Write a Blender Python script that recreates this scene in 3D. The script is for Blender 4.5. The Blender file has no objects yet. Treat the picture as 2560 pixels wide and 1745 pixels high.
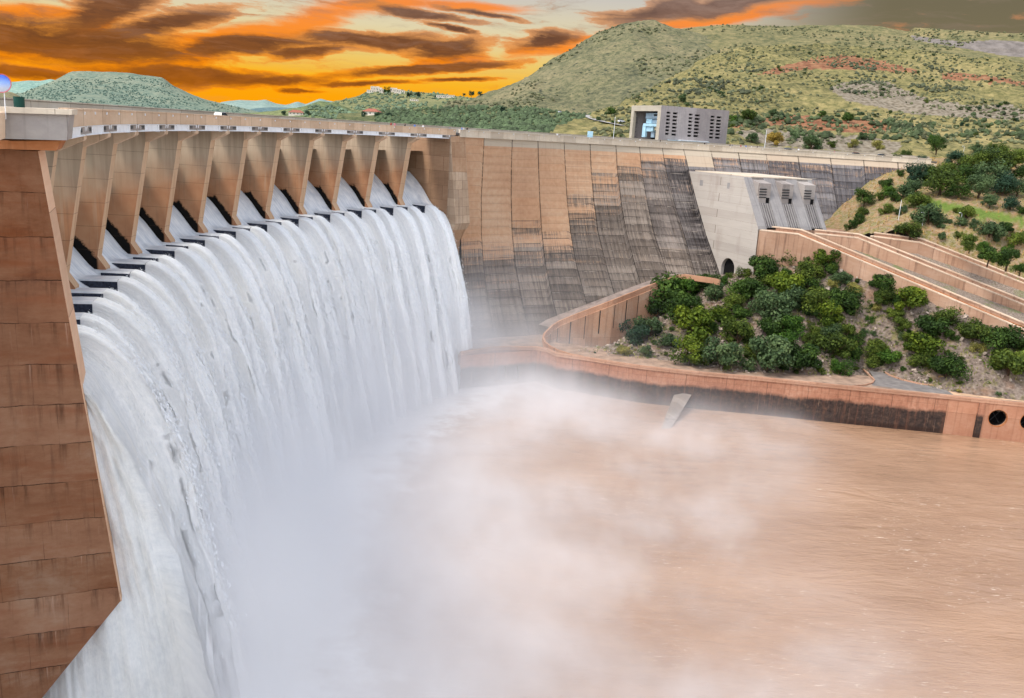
import bpy, bmesh, math, random
import numpy as np
from mathutils import Vector, Matrix, noise, geometry

random.seed(7); np.random.seed(7)
SC = bpy.context.scene
COL = SC.collection
sin, cos, pi = math.sin, math.cos, math.pi

# ------------------------------------------------------------------ camera
W, H = 2560.0, 1745.0
FL, PITCH, ROLL = 2219.5, .2401, .0624
_cp, _sp = cos(PITCH), sin(PITCH)
FW = np.array([0, _cp, -_sp]); _up = np.array([0, _sp, _cp]); _rt = np.array([1., 0, 0])
RT = cos(ROLL)*_rt + sin(ROLL)*_up
UP = -sin(ROLL)*_rt + cos(ROLL)*_up
cam_d = bpy.data.cameras.new('camera'); cam = bpy.data.objects.new('camera', cam_d); COL.objects.link(cam)
cam.matrix_world = Matrix(((RT[0], UP[0], -FW[0], 0), (RT[1], UP[1], -FW[1], 0), (RT[2], UP[2], -FW[2], 0), (0, 0, 0, 1)))
cam_d.sensor_width = 36; cam_d.lens = FL/W*36; cam_d.clip_start = .5; cam_d.clip_end = 60000
SC.camera = cam

# ------------------------------------------------------- survey of the place
# the dam crest is a circle in plan: centre CX,CY; RP is the parapet radius; bays are DT apart
CX, CY, RP = 134.785, 147.671, 187.66
T0, DT = 3.3732, -.075
WZ = -70.0        # river level
TZ = -59.5        # top of river wall

def ray(x, y): return (x-W/2)/FL*RT - (y-H/2)/FL*UP + FW
def onz(x, y, z): d = ray(x, y); return d*(z/d[2])
def atd(x, y, dist): d = ray(x, y); return d*(dist/math.hypot(d[0], d[1]))
def ang(i): return T0 + DT*i
def onrad(x, y, i):
    th = ang(i); n = np.array([-sin(th), cos(th), 0]); d = ray(x, y)
    return d*((n@np.array([CX, CY, 0]))/(n@d))
def oncyl(x, y, R):
    d = ray(x, y); a = d[0]**2+d[1]**2; b = -2*(d[0]*CX+d[1]*CY); c = CX*CX+CY*CY-R*R
    return d*((-b+math.sqrt(b*b-4*a*c))/(2*a))
def onv(x, y, P, u):
    n = np.array([u[1], -u[0], 0]); d = ray(x, y); return d*((n@np.array([P[0], P[1], 0]))/(n@d))
def oz(P): return RP-math.hypot(P[0]-CX, P[1]-CY), P[2]
def idx(P):
    t = math.atan2(P[1]-CY, P[0]-CX)
    if t < 0: t += 2*pi
    return (t-T0)/DT
def rad(i, o, z):
    th = ang(i); return (CX+(RP-o)*cos(th), CY+(RP-o)*sin(th), z)
def radmat(i):                       # local x = downstream, y = along the crest, z = up
    th = ang(i)
    M = Matrix(((-cos(th), sin(th), 0, CX+RP*cos(th)), (-sin(th), -cos(th), 0, CY+RP*sin(th)), (0, 0, 1, 0), (0, 0, 0, 1)))
    return M
def proj(P):
    P = np.atleast_2d(P); z = P@FW
    return np.stack([W/2+FL*(P@RT)/z, H/2-FL*(P@UP)/z], 1)
def z1(a, b): return (a/2.64, 160+b/2.64)
def z2(a, b): return (600+a/3.1686, 200+b/3.1686)
def z3(a, b): return (1100+a/2.88, 300+b/2.88)
def z4(a, b): return (1500+a/3.2329, 230+b/3.2329)
def z5(a, b): return (1860+a/3.1686, 340+b/3.1686)
def z6(a, b): return (1200+a/3.32, 650+b/3.32)
def z7(a, b): return (1860+a/3.1686, 600+b/3.1686)
def zh(a, b): return (1100+a/1.592, b/1.592)
def zt(a, b): return (700+a/2.905, 180+b/2.905)
def zb(a, b): return (1540+a/7.2625, 230+b/7.2625)
def zn(a, b): return (a/6.0917, 160+b/6.0923)

# ------------------------------------------------------------------ helpers
def tag(o, label=None, cat=None, group=None, kind=None):
    if label: o['label'] = label
    if cat: o['category'] = cat
    if group: o['group'] = group
    if kind: o['kind'] = kind
    return o
def empty(name, loc=(0, 0, 0), rz=0, label=None, cat=None, group=None, sc=1):
    o = bpy.data.objects.new(name, None); COL.objects.link(o)
    o.empty_display_size = .5
    o.location = loc; o.rotation_euler = (0, 0, rz); o.scale = (sc, sc, sc)
    return tag(o, label, cat, group)
def mesh(name, V, F, smooth=False):
    me = bpy.data.meshes.new(name)
    me.from_pydata([tuple(map(float, v)) for v in V], [], [tuple(map(int, f)) for f in F])
    if smooth: me.polygons.foreach_set('use_smooth', [True]*len(me.polygons))
    me.update(); return me
def put(name, me, mat, parent=None, M=None, local=False):
    o = bpy.data.objects.new(name, me); COL.objects.link(o)
    if mat is not None and not me.materials: me.materials.append(mat)
    if M is not None: o.matrix_basis = M
    if parent is not None:
        o.parent = parent
        if not local and parent.parent is None: o.matrix_parent_inverse = parent.matrix_basis.inverted()
    return o
class MB:
    """collects shapes for ONE mesh"""
    def __init__(s): s.V = []; s.F = []
    def add(s, V, F):
        n = len(s.V); s.V += [tuple(v) for v in V]; s.F += [tuple(a+n for a in f) for f in F]; return s
    def box(s, x0, x1, y0, y1, z0, z1, M=None):
        V = [(x0, y0, z0), (x1, y0, z0), (x1, y1, z0), (x0, y1, z0), (x0, y0, z1), (x1, y0, z1), (x1, y1, z1), (x0, y1, z1)]
        if M is not None: V = [tuple(M@Vector(v)) for v in V]
        return s.add(V, [(0, 3, 2, 1), (4, 5, 6, 7), (0, 1, 5, 4), (1, 2, 6, 5), (2, 3, 7, 6), (3, 0, 4, 7)])
    def prism(s, A, B):
        """closed solid between two matching polygons"""
        n = len(A)
        ta = tess(A)
        return s.add(list(A)+list(B), [tuple(t) for t in ta]+[tuple(n+k for k in reversed(t)) for t in ta] + [(i, i+n, (i+1) % n+n, (i+1) % n) for i in range(n)])
    def tube(s, pts, r, n=6, cap=True):
        pts = [Vector(p) for p in pts]; rr = r if isinstance(r, (list, tuple)) else [r]*len(pts)
        V = []; F = []
        for k, p in enumerate(pts):
            d = (pts[min(k+1, len(pts)-1)]-pts[max(k-1, 0)]).normalized()
            a = d.orthogonal().normalized(); b = d.cross(a)
            for j in range(n):
                t = 2*pi*j/n; V.append(p+(a*cos(t)+b*sin(t))*rr[k])
        for k in range(len(pts)-1):
            for j in range(n): F.append((k*n+j, k*n+(j+1) % n, (k+1)*n+(j+1) % n, (k+1)*n+j))
        if cap: F += [tuple(reversed(range(n))), tuple((len(pts)-1)*n+j for j in range(n))]
        return s.add(V, F)
    def me(s, name, smooth=False):
        me = mesh(name, s.V, s.F, smooth)
        if len(s.F) < 20000:
            b = bmesh.new(); b.from_mesh(me); bmesh.ops.recalc_face_normals(b, faces=b.faces); b.to_mesh(me); b.free()
        return me
def tess(poly):
    t = geometry.tessellate_polygon([[Vector(p) for p in poly]])
    return [tuple(x) for x in t]
def grid(nu, nv): return [(u*nv+v, u*nv+v+1, (u+1)*nv+v+1, (u+1)*nv+v) for u in range(nu-1) for v in range(nv-1)]
def wall_path(P, half, z0, z1):
    """solid wall along a plan polyline; z may be a list per point"""
    P = [np.array(p[:2], float) for p in P]; n = len(P)
    z0 = z0 if isinstance(z0, (list, tuple)) else [z0]*n; z1 = z1 if isinstance(z1, (list, tuple)) else [z1]*n
    V = []; F = []
    for k in range(n):
        d0 = P[k]-P[k-1] if k else P[1]-P[0]; d1 = P[k+1]-P[k] if k < n-1 else P[k]-P[k-1]
        d0 = d0/np.hypot(*d0); d1 = d1/np.hypot(*d1); t = d0+d1; t /= np.hypot(*t); c = max(.3, t@d0)
        nn = np.array([-t[1], t[0]])/c
        a0, a1 = (half if isinstance(half, tuple) else (-half, half))
        a = P[k]+nn*a0; b = P[k]+nn*a1
        V += [(a[0], a[1], z0[k]), (b[0], b[1], z0[k]), (b[0], b[1], z1[k]), (a[0], a[1], z1[k])]
    for k in range(n-1):
        for j in range(4): F.append((4*k+j, 4*k+(j+1) % 4, 4*k+4+(j+1) % 4, 4*k+4+j))
    F += [(0, 1, 2, 3), (4*n-1, 4*n-2, 4*n-3, 4*n-4)]
    return V, F
def holed(outer, holes, to3, depth, back=True):
    """flat panel with real openings: 2-D outline + holes, mapped by to3(u,v,w); jambs go to w=depth"""
    polys = [[Vector((u, v, 0)) for u, v in p] for p in [outer]+holes]
    flat = [p for poly in polys for p in poly]
    T = geometry.tessellate_polygon(polys)
    V = [to3(p.x, p.y, 0) for p in flat]; F = [tuple(t) for t in T]
    k = len(outer)
    Vb = []; Fb = []
    for h in holes:
        m = len(h); b = len(V)
        V += [to3(u, v, depth) for u, v in h]
        F += [(k+j, k+(j+1) % m, b+(j+1) % m, b+j) for j in range(m)]
        c = len(Vb); Vb += [to3(u, v, depth) for u, v in h]; Fb.append(tuple(range(c, c+m)))
        k += m
    return V, F, Vb, Fb
def circ(u, v, r, n=28): return [(u+r*cos(2*pi*k/n), v+r*sin(2*pi*k/n)) for k in range(n)]
def rect(u0, u1, v0, v1): return [(u0, v0), (u1, v0), (u1, v1), (u0, v1)]
def fattr(me, name, vals, dom='FACE'):
    a = me.attributes.new(name, 'FLOAT', dom); a.data.foreach_set('value', np.asarray(vals, np.float32))
def uvs(me, UV):
    l = me.uv_layers.new(name='UVMap'); vi = np.zeros(len(me.loops), int); me.loops.foreach_get('vertex_index', vi)
    l.data.foreach_set('uv', np.asarray(UV, np.float32)[vi].ravel())
def fbm(x, y, z=0., o=5, H_=1., l=2.): return noise.fractal(Vector((x, y, z)), H_, l, o)
def inpoly(x, y, poly):
    c = False; j = len(poly)-1
    for k in range(len(poly)):
        if (poly[k][1] > y) != (poly[j][1] > y) and x < (poly[j][0]-poly[k][0])*(y-poly[k][1])/(poly[j][1]-poly[k][1])+poly[k][0]: c = not c
        j = k
    return c

# ---------------------------------------------------------------- materials
def lin(c): return tuple((v/255/12.92 if v/255 <= .04045 else ((v/255+.055)/1.055)**2.4) for v in c)+(1.,)
class N:
    """small wrapper that wires nodes"""
    def __init__(s, name, rough=.9, spec=.2):
        s.m = bpy.data.materials.new(name); s.m.use_nodes = True; s.t = s.m.node_tree; s.n = s.t.nodes
        s.b = s.n['Principled BSDF']; s.b.inputs['Roughness'].default_value = rough; s.b.inputs['Specular IOR Level'].default_value = spec
        s._tc = None
    def new(s, ty, **kw):
        x = s.n.new(ty)
        for k, v in kw.items(): setattr(x, k, v)
        return x
    def set(s, sock, v):
        if hasattr(v, 'is_linked') or isinstance(v, bpy.types.NodeSocket): s.t.links.new(v, sock)
        elif v is not None: sock.default_value = v
    def tc(s, k='Object'):
        if s._tc is None: s._tc = s.new('ShaderNodeTexCoord')
        return s._tc.outputs[k]
    def pos(s): return s.new('ShaderNodeNewGeometry').outputs['Position']
    def map(s, v, scale=(1, 1, 1), loc=(0, 0, 0), rot=(0, 0, 0)):
        x = s.new('ShaderNodeMapping'); s.set(x.inputs['Vector'], v)
        x.inputs['Scale'].default_value = scale; x.inputs['Location'].default_value = loc; x.inputs['Rotation'].default_value = rot
        return x.outputs[0]
    def noise(s, v, sc=1., det=4., rough=.55, dist=0.):
        x = s.new('ShaderNodeTexNoise'); s.set(x.inputs['Vector'], v)
        x.inputs['Scale'].default_value = sc; x.inputs['Detail'].default_value = det; x.inputs['Roughness'].default_value = rough; x.inputs['Distortion'].default_value = dist
        return x.outputs['Fac']
    def voro(s, v, sc=1., feat='F1', out='Distance', rnd=1.):
        x = s.new('ShaderNodeTexVoronoi', feature=feat); s.set(x.inputs['Vector'], v); x.inputs['Scale'].default_value = sc; x.inputs['Randomness'].default_value = rnd
        return x.outputs[out]
    def math(s, op, a, b=None, c=None, clamp=False):
        x = s.new('ShaderNodeMath', operation=op, use_clamp=clamp)
        for k, v in enumerate((a, b, c)):
            if v is not None: s.set(x.inputs[k], v)
        return x.outputs[0]
    def ramp(s, f, stops, ease='LINEAR'):
        x = s.new('ShaderNodeValToRGB'); s.set(x.inputs[0], f); e = x.color_ramp.elements; x.color_ramp.interpolation = ease
        while len(e) < len(stops): e.new(.5)
        for k, (p, c) in enumerate(stops):
            e[k].position = p; e[k].color = c if isinstance(c, tuple) and len(c) == 4 else (lin(c) if isinstance(c, tuple) else (c, c, c, 1))
        return x.outputs[0]
    def mr(s, v, a, b, c=0., d=1., smooth=False):
        x = s.new('ShaderNodeMapRange'); s.set(x.inputs[0], v)
        if smooth: x.interpolation_type = 'SMOOTHSTEP'
        for k, q in zip((1, 2, 3, 4), (a, b, c, d)): x.inputs[k].default_value = q
        return x.outputs[0]
    def mix(s, f, a, b, bl='MIX'):
        x = s.new('ShaderNodeMix', data_type='RGBA', blend_type=bl)
        s.set(x.inputs[0], f)
        for k, v in ((6, a), (7, b)):
            if isinstance(v, tuple) and len(v) == 3: v = lin(v)
            s.set(x.inputs[k], v)
        return x.outputs[2]
    def attr(s, name, out='Fac'):
        x = s.new('ShaderNodeAttribute'); x.attribute_name = name; return x.outputs[out]
    def sep(s, v):
        x = s.new('ShaderNodeSeparateXYZ'); s.set(x.inputs[0], v); return x.outputs
    def comb(s, a, b, c=0.):
        x = s.new('ShaderNodeCombineXYZ')
        for k, v in enumerate((a, b, c)): s.set(x.inputs[k], v)
        return x.outputs[0]
    def bump(s, h, dist=.05, st=.6):
        x = s.new('ShaderNodeBump'); s.set(x.inputs['Height'], h); x.inputs['Distance'].default_value = dist; x.inputs['Strength'].default_value = st
        s.t.links.new(x.outputs[0], s.b.inputs['Normal']); return s
    def brick(s, v, w=5., h=2.3, mort=.02, c1=(1, 1, 1, 1), c2=(.8, .8, .8, 1), cm=(.3, .3, .3, 1), off=.5):
        x = s.new('ShaderNodeTexBrick'); s.set(x.inputs['Vector'], v); x.offset = off
        x.inputs['Color1'].default_value = c1; x.inputs['Color2'].default_value = c2; x.inputs['Mortar'].default_value = cm
        x.inputs['Scale'].default_value = 1; x.inputs['Mortar Size'].default_value = mort; x.inputs['Brick Width'].default_value = w; x.inputs['Row Height'].default_value = h
        return x.outputs
    def col(s, c):
        s.set(s.b.inputs['Base Color'], lin(c) if isinstance(c, tuple) and len(c) == 3 else c); return s
def plain(name, c, rough=.8, var=.12, sc=.8, metal=0):
    n = N(name, rough); f = n.noise(n.tc(), sc, 4)
    n.col(n.mix(n.mr(f, .3, .7, 0, 1), tuple(max(0, v*(1-var)) for v in c), tuple(min(255, v*(1+var)) for v in c)))
    n.b.inputs['Metallic'].default_value = metal
    return n.m
def concrete(name, c1, c2, c3, br=(5., 2.3), streak=.5, axes=('x', 'z'), line=.035, drk=(60, 45, 38), bc=.8):
    """cast concrete: pour lifts, joints, rust blotches, run-off streaks"""
    n = N(name, .92, .15); o = n.sep(n.pos() if axes == 'pos' else n.tc())
    if axes == 'pos': u = n.math('ADD', o[0], n.math('MULTIPLY', o[1], .6)); v = o[2]
    else: d = dict(x=o[0], y=o[1], z=o[2]); u = d[axes[0]]; v = d[axes[1]]
    P = n.comb(u, v, 0.)
    big = n.noise(P, .16, 5, .6, .4); med = n.noise(n.map(P, (1, 1.6, 1)), .9, 6, .65); st = n.noise(n.map(P, (1.6, .06, 1)), 1., 5, .6)
    base = n.ramp(n.math('ADD', n.math('MULTIPLY', big, .65), n.math('MULTIPLY', med, .35)), [(.3, c1), (.5, c2), (.7, c3)])
    b = n.brick(P, br[0], br[1], line, (1.06, 1.06, 1.06, 1), (bc, bc-.02, bc-.03, 1), (.5, .46, .44, 1))
    base = n.mix(1., base, b['Color'], 'MULTIPLY')
    dark = n.math('MULTIPLY', n.mr(st, .52, .75, 0, 1), streak)
    base = n.mix(dark, base, drk)
    n.col(base)
    n.bump(n.math('ADD', med, n.math('MULTIPLY', b['Fac'], -.8)), .06, .5)
    return n.m
# ------------------------------------------------------------------- light
EXPO = 1.2
SUN_AZ = math.radians(-125)     # from +Y, clockwise towards +X (the sun stands to the left, a little behind the camera)
SUN_EL = math.radians(56)
sd = bpy.data.lights.new('sun', 'SUN'); sd.energy = 1.1; sd.angle = math.radians(12); sd.color = (1, .94, .84)
sun = bpy.data.objects.new('sun', sd); COL.objects.link(sun)
tosun = Vector((sin(SUN_AZ)*cos(SUN_EL), cos(SUN_AZ)*cos(SUN_EL), sin(SUN_EL)))
sun.rotation_euler = tosun.to_track_quat('Z', 'Y').to_euler(); sun.location = (-60, -40, 120)
SC.view_settings.view_transform = 'Standard'; SC.view_settings.look = 'None'
SC.view_settings.exposure = EXPO; SC.view_settings.gamma = 1; SC.view_settings.use_curve_mapping = False

wd = bpy.data.worlds.new('World'); SC.world = wd; wd.use_nodes = True
class WN(N):
    def __init__(s, w): s.t = w.node_tree; s.n = s.t.nodes; s._tc = None
w = WN(wd); bg = w.n['Background']; bg.inputs['Strength'].default_value = .15
sky = w.new('ShaderNodeTexSky', sky_type='NISHITA'); sky.sun_disc = False; sky.sun_elevation = SUN_EL; sky.sun_rotation = SUN_AZ
sky.dust_density = 1.5; sky.air_density = 1.; sky.ozone_density = 1.
g = w.sep(w.tc('Generated'))
D2 = 180/pi
az = w.math('MULTIPLY', w.math('ARCTAN2', g[0], g[1]), D2); el = w.math('MULTIPLY', w.math('ARCSINE', g[2]), D2)
uv = w.comb(az, el, 0.)
# slow warp so that cloud edges break up and stream sideways
def nz(sc, vec, det, r=.6, di=0.):
    x = w.new('ShaderNodeTexNoise'); w.set(x.inputs['Vector'], vec); x.inputs['Scale'].default_value = sc; x.inputs['Detail'].default_value = det; x.inputs['Roughness'].default_value = r; x.inputs['Distortion'].default_value = di
    return x.outputs['Color'], x.outputs['Fac']
wc, _ = nz(.3, w.map(uv, (.4, 1.3, 1)), 7, .62)
wv = w.new('ShaderNodeVectorMath', operation='SUBTRACT'); w.set(wv.inputs[0], wc); wv.inputs[1].default_value = (.5, .5, .5)
ws = w.new('ShaderNodeVectorMath', operation='MULTIPLY'); w.set(ws.inputs[0], wv.outputs[0]); ws.inputs[1].default_value = (6.5, 1.5, 0)
wa = w.new('ShaderNodeVectorMath', operation='ADD'); w.set(wa.inputs[0], uv); w.set(wa.inputs[1], ws.outputs[0])
P = wa.outputs[0]
_, fib = nz(.8, w.map(P, (.3, 2.4, 1), rot=(0, 0, math.radians(-8))), 9, .66, .3)
_, puff = nz(.7, w.map(P, (.5, 1.4, 1)), 9, .66, .4)
def azel(px, py):
    d = ray(px*1.1015, py*1.1015); return math.degrees(math.atan2(d[0], d[1])), math.degrees(math.atan2(d[2], math.hypot(d[0], d[1])))
PXD = math.degrees(1.1015/FL)
def blob(px, py, rx, ry, tilt):
    u, v = azel(px, py)
    m = w.new('ShaderNodeMapping', vector_type='TEXTURE'); w.set(m.inputs['Vector'], P)
    m.inputs['Location'].default_value = (u, v, 0); m.inputs['Rotation'].default_value = (0, 0, math.radians(tilt+3.6)); m.inputs['Scale'].default_value = (rx*PXD*1.3, ry*PXD*1.45, 1)
    gr = w.new('ShaderNodeTexGradient', gradient_type='SPHERICAL'); w.set(gr.inputs[0], m.outputs[0]); return gr.outputs['Fac']
def layer(L):
    r = None
    for b in L: r = blob(*b) if r is None else w.math('MAXIMUM', r, blob(*b))
    return r
dark = layer([(180, 98, 290, 44, -4), (40, 80, 220, 44, 0), (250, 20, 130, 40, 20), (400, 55, 140, 26, 16), (560, 108, 200, 20, 6), (850, 92, 200, 22, -3), (1000, 112, 110, 24, 4), (690, 118, 90, 14, 8), (420, 170, 260, 20, -3), (600, 182, 170, 13, 0),
              (960, 158, 260, 11, 4), (1040, 184, 90, 6, 0), (70, 166, 120, 12, 0), (1230, 92, 80, 19, 5), (1010, 66, 60, 7, -14), (1100, 34, 90, 8, -12), (830, 191, 120, 6, 0), (690, 206, 60, 5, 0),
              (1500, 20, 150, 20, 6), (1680, 6, 200, 18, 7), (960, 30, 120, 10, -10)])
glow = layer([(620, 66, 330, 26, 14), (430, 128, 160, 24, 20), (60, 20, 200, 14, 0), (1060, 10, 150, 16, -4), (1620, 42, 290, 16, 7), (1000, 140, 130, 18, 5), (30, 122, 130, 11, 0), (1250, 112, 110, 14, 6),
              (1330, 82, 130, 10, 12), (860, 10, 200, 18, 6), (250, 150, 190, 12, 6), (240, 62, 60, 8, 20)])
base = w.ramp(w.mr(el, 0, 12), [(0, (255, 158, 4)), (.12, (254, 166, 12)), (.22, (250, 184, 42)), (.33, (238, 202, 110)), (.48, (226, 212, 172)), (.66, (204, 198, 188)), (1, (150, 150, 158))])
base = w.mix(w.mr(az, 9, 21, 0, 1, True), base, w.ramp(w.mr(el, 6, 14), [(0, (122, 112, 84)), (1, (104, 98, 88))]))
gl = w.math('ADD', w.math('MULTIPLY', glow, 1.5), w.math('MULTIPLY', w.math('SUBTRACT', fib, .5), 1.3))
low = w.ramp(w.mr(el, 0, 10), [(0, (255, 158, 0)), (.35, (255, 140, 8)), (.7, (252, 136, 34)), (1, (240, 140, 60))])
c = w.mix(w.mr(gl, .14, 1.1, 0, .92, True), base, low)
dk = w.math('ADD', w.math('MULTIPLY', dark, 1.5), w.math('ADD', w.math('MULTIPLY', w.math('SUBTRACT', fib, .5), 1.4), w.math('MULTIPLY', w.math('SUBTRACT', puff, .5), 1.1)))
rim = w.mr(dk, .1, .42, 0, 1, True)
c = w.mix(w.math('MULTIPLY', rim, .75), c, w.ramp(w.mr(el, 0, 10), [(0, (255, 148, 0)), (.4, (246, 134, 16)), (.7, (214, 138, 74)), (1, (180, 146, 124))]))
cc1 = w.ramp(w.mr(el, 1, 9), [(0, (150, 80, 14)), (.3, (112, 68, 38)), (.6, (96, 66, 52)), (1, (120, 98, 90))])
cc2 = w.ramp(w.mr(el, 1, 9), [(0, (186, 102, 10)), (.3, (150, 88, 36)), (.6, (132, 86, 56)), (1, (154, 130, 120))])
c = w.mix(w.mr(dk, .3, 1., 0, .98, True), c, w.mix(w.mr(w.math('ADD', w.math('MULTIPLY', puff, .5), w.math('MULTIPLY', fib, .5)), .4, .6, 0, 1), cc1, cc2))
thin = w.math('MULTIPLY', w.mr(fib, .5, .74, 0, .5), w.mr(el, 2.5, 6, .25, 1))
c = w.mix(thin, c, (150, 128, 116))
sc_ = w.new('ShaderNodeVectorMath', operation='SCALE'); w.set(sc_.inputs[0], c); sc_.inputs['Scale'].default_value = 1.0/(.15*2**EXPO)
front = w.math('MULTIPLY', w.math('MULTIPLY', w.mr(el, 13, 24, 1, 0, True), w.mr(el, -3, -1, 0, 1)), w.mr(w.math('ABSOLUTE', az), 48, 75, 1, 0, True))
hs = w.new('ShaderNodeHueSaturation'); hs.inputs['Saturation'].default_value = .42; hs.inputs['Value'].default_value = 1.12; w.set(hs.inputs['Color'], sky.outputs[0])      # thin high cloud whitens the daylight
w.set(bg.inputs['Color'], w.mix(front, hs.outputs[0], sc_.outputs[0]))
wd.cycles.sampling_method = 'MANUAL'; wd.cycles.sample_map_resolution = 512
C_ = SC.cycles
C_.use_denoising = True; C_.use_adaptive_sampling = True; C_.adaptive_threshold = .02
C_.max_bounces = 7; C_.diffuse_bounces = 3; C_.glossy_bounces = 2; C_.transmission_bounces = 2; C_.transparent_max_bounces = 6; C_.volume_bounces = 4
C_.caustics_reflective = False; C_.caustics_refractive = False
C_.volume_step_rate = 1.; C_.volume_max_steps = 64
# --------------------------------------------------------------------- dam
def wall_mat():
    n = N('dam_wall_concrete', .93, .12)
    uvn = n.tc('UV'); s = n.sep(uvn); st = n.attr('stain'); blk = n.attr('block'); pale = n.attr('pale')
    big = n.noise(uvn, .05, 4, .6); med = n.noise(uvn, .8, 6, .65)
    stv = n.noise(n.map(uvn, (1.3, .05, 1)), 1., 6, .68); stf = n.noise(n.map(uvn, (3.2, .12, 1)), 1., 4, .6); hz = n.noise(n.map(uvn, (.07, 1.1, 1)), 1., 5, .6)
    clean = n.ramp(n.math('ADD', n.math('MULTIPLY', big, .6), n.math('MULTIPLY', med, .4)), [(.32, (168, 126, 96)), (.5, (184, 144, 112)), (.68, (194, 163, 134))])
    clean = n.mix(pale, clean, (176, 164, 146))
    clean = n.mix(n.mr(stv, .55, .8, 0, .35), clean, (120, 92, 74))
    dcol = n.ramp(n.math('ADD', n.math('MULTIPLY', med, .5), n.math('MULTIPLY', blk, .5)), [(.25, (98, 88, 80)), (.5, (122, 110, 100)), (.75, (146, 133, 121))])
    dcol = n.mix(n.attr('cool'), dcol, n.ramp(n.math('ADD', n.math('MULTIPLY', med, .5), n.math('MULTIPLY', blk, .5)), [(.25, (82, 79, 81)), (.5, (104, 100, 101)), (.75, (127, 122, 121))]))
    dcol = n.mix(n.mr(stv, .46, .68, 0, .62), dcol, (44, 38, 35))
    dcol = n.mix(n.mr(stf, .57, .7, 0, .5), dcol, (168, 146, 124))
    dcol = n.mix(n.math('MULTIPLY', n.attr('black'), n.mr(n.math('ADD', stf, n.math('MULTIPLY', hz, .8)), .72, 1.02, 0, .95)), dcol, (18, 16, 18))
    k = n.math('ADD', st, n.math('ADD', n.math('MULTIPLY', n.math('SUBTRACT', stf, .5), 1.5), n.math('MULTIPLY', n.math('SUBTRACT', hz, .5), 1.3)))
    c = n.mix(n.mr(k, .2, .85, 0, 1, True), clean, dcol)
    fr = n.math('FRACT', n.math('DIVIDE', s[1], 2.3))
    ln = n.math('MULTIPLY', n.math('LESS_THAN', fr, .07), n.mr(hz, .3, .55, .1, .8)); c = n.mix(n.math('MULTIPLY', ln, n.mr(st, 0, .5, .25, 1)), c, (46, 40, 38))
    hang = n.math('MULTIPLY', n.mr(fr, .45, 1., 0, 1), n.mr(n.math('ADD', n.math('MULTIPLY', stf, .6), n.math('MULTIPLY', stv, .4)), .44, .6, 0, .75)); c = n.mix(n.math('MULTIPLY', hang, n.mr(st, .3, .7, 0, 1)), c, (38, 34, 34))
    lt = n.math('MULTIPLY', n.math('GREATER_THAN', fr, .93), n.mr(n.noise(n.map(uvn, (.25, .4, 1)), 1, 3), .5, .62, 0, .5)); c = n.mix(n.math('MULTIPLY', lt, st), c, (170, 158, 146))
    ed = n.attr('edge'); c = n.mix(n.math('MULTIPLY', n.mr(n.math('ADD', ed, n.math('MULTIPLY', n.math('SUBTRACT', stf, .5), .25)), .8, .97, 0, .9), n.mr(hz, .3, .5, .25, 1)), c, (34, 28, 26))
    n.col(c); n.bump(n.math('ADD', med, n.math('MULTIPLY', n.math('LESS_THAN', fr, .05), -.7)), .08, .5)
    return n.m
M_wall = wall_mat()
M_pier = None
def pier_mat():
    n = N('pier_concrete', .9, .2); o = n.sep(n.tc())
    P = n.comb(n.math('ADD', o[0], o[1]), o[2], n.new('ShaderNodeObjectInfo').outputs['Random'])
    big = n.noise(P, .14, 4, .6); med = n.noise(P, 1.0, 6, .65); st = n.noise(n.map(P, (1.2, .06, 1)), 1., 5, .6)
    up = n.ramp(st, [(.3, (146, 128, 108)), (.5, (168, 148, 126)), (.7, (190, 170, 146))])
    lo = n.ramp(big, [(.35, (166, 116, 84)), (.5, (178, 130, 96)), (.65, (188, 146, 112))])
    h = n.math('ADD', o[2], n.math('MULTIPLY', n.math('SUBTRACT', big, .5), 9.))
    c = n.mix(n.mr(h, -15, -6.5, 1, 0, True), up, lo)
    c = n.mix(n.mr(st, .56, .72, 0, .35), c, (88, 76, 62))
    c = n.mix(n.mr(st, .28, .42, .35, 0), c, (190, 176, 152))
    # black algae just above the water line on the flanks
    wl = n.mr(o[0], -15., -5., -12.9, -20.3)
    wl = n.math('MINIMUM', n.mr(o[0], -14, -8.8, -12.9, -16.8), n.mr(o[0], -8.8, -4.8, -16.8, -21.2))
    band = n.math('SUBTRACT', n.math('SUBTRACT', o[2], wl), n.math('MULTIPLY', med, 1.5))
    front = n.mr(o[0], -6.4, -5.4, 1, 0)
    fine = n.noise(P, 2.6, 5, .7)
    c = n.mix(n.math('MULTIPLY', n.mr(n.math('SUBTRACT', band, n.math('MULTIPLY', fine, 1.4)), -.75, -.3, 1, 0), n.mr(o[0], -5.5, -5.2, 1, 0)), c, (18, 15, 13))
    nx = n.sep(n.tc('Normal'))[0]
    c = n.mix(n.mr(nx, .45, .6, 0, .85), c, n.mix(n.mr(st, .35, .7, 0, 1), (206, 176, 146), (182, 148, 116)))  # downstream faces painted lighter: open sky light put into the colour
    fr = n.math('FRACT', n.math('DIVIDE', o[2], 3.1)); c = n.mix(n.math('MULTIPLY', n.math('LESS_THAN', fr, .02), .5), c, (70, 56, 44))
    n.col(c); n.bump(med, .04, .4); return n.m
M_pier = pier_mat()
M_tan = concrete('tan_concrete', (196, 166, 138), (210, 182, 154), (220, 196, 170), br=(3.4, 30), streak=.3, axes='pos', drk=(120, 92, 72))
M_trim = concrete('pale_trim_concrete', (188, 172, 152), (202, 188, 168), (212, 200, 184), br=(6., 40), streak=.25, axes='pos', drk=(120, 100, 84))
M_grey = concrete('grey_concrete', (140, 132, 128), (154, 146, 140), (168, 160, 152), br=(7, 5), streak=.35, axes='pos', drk=(84, 76, 72), line=.02)
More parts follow.
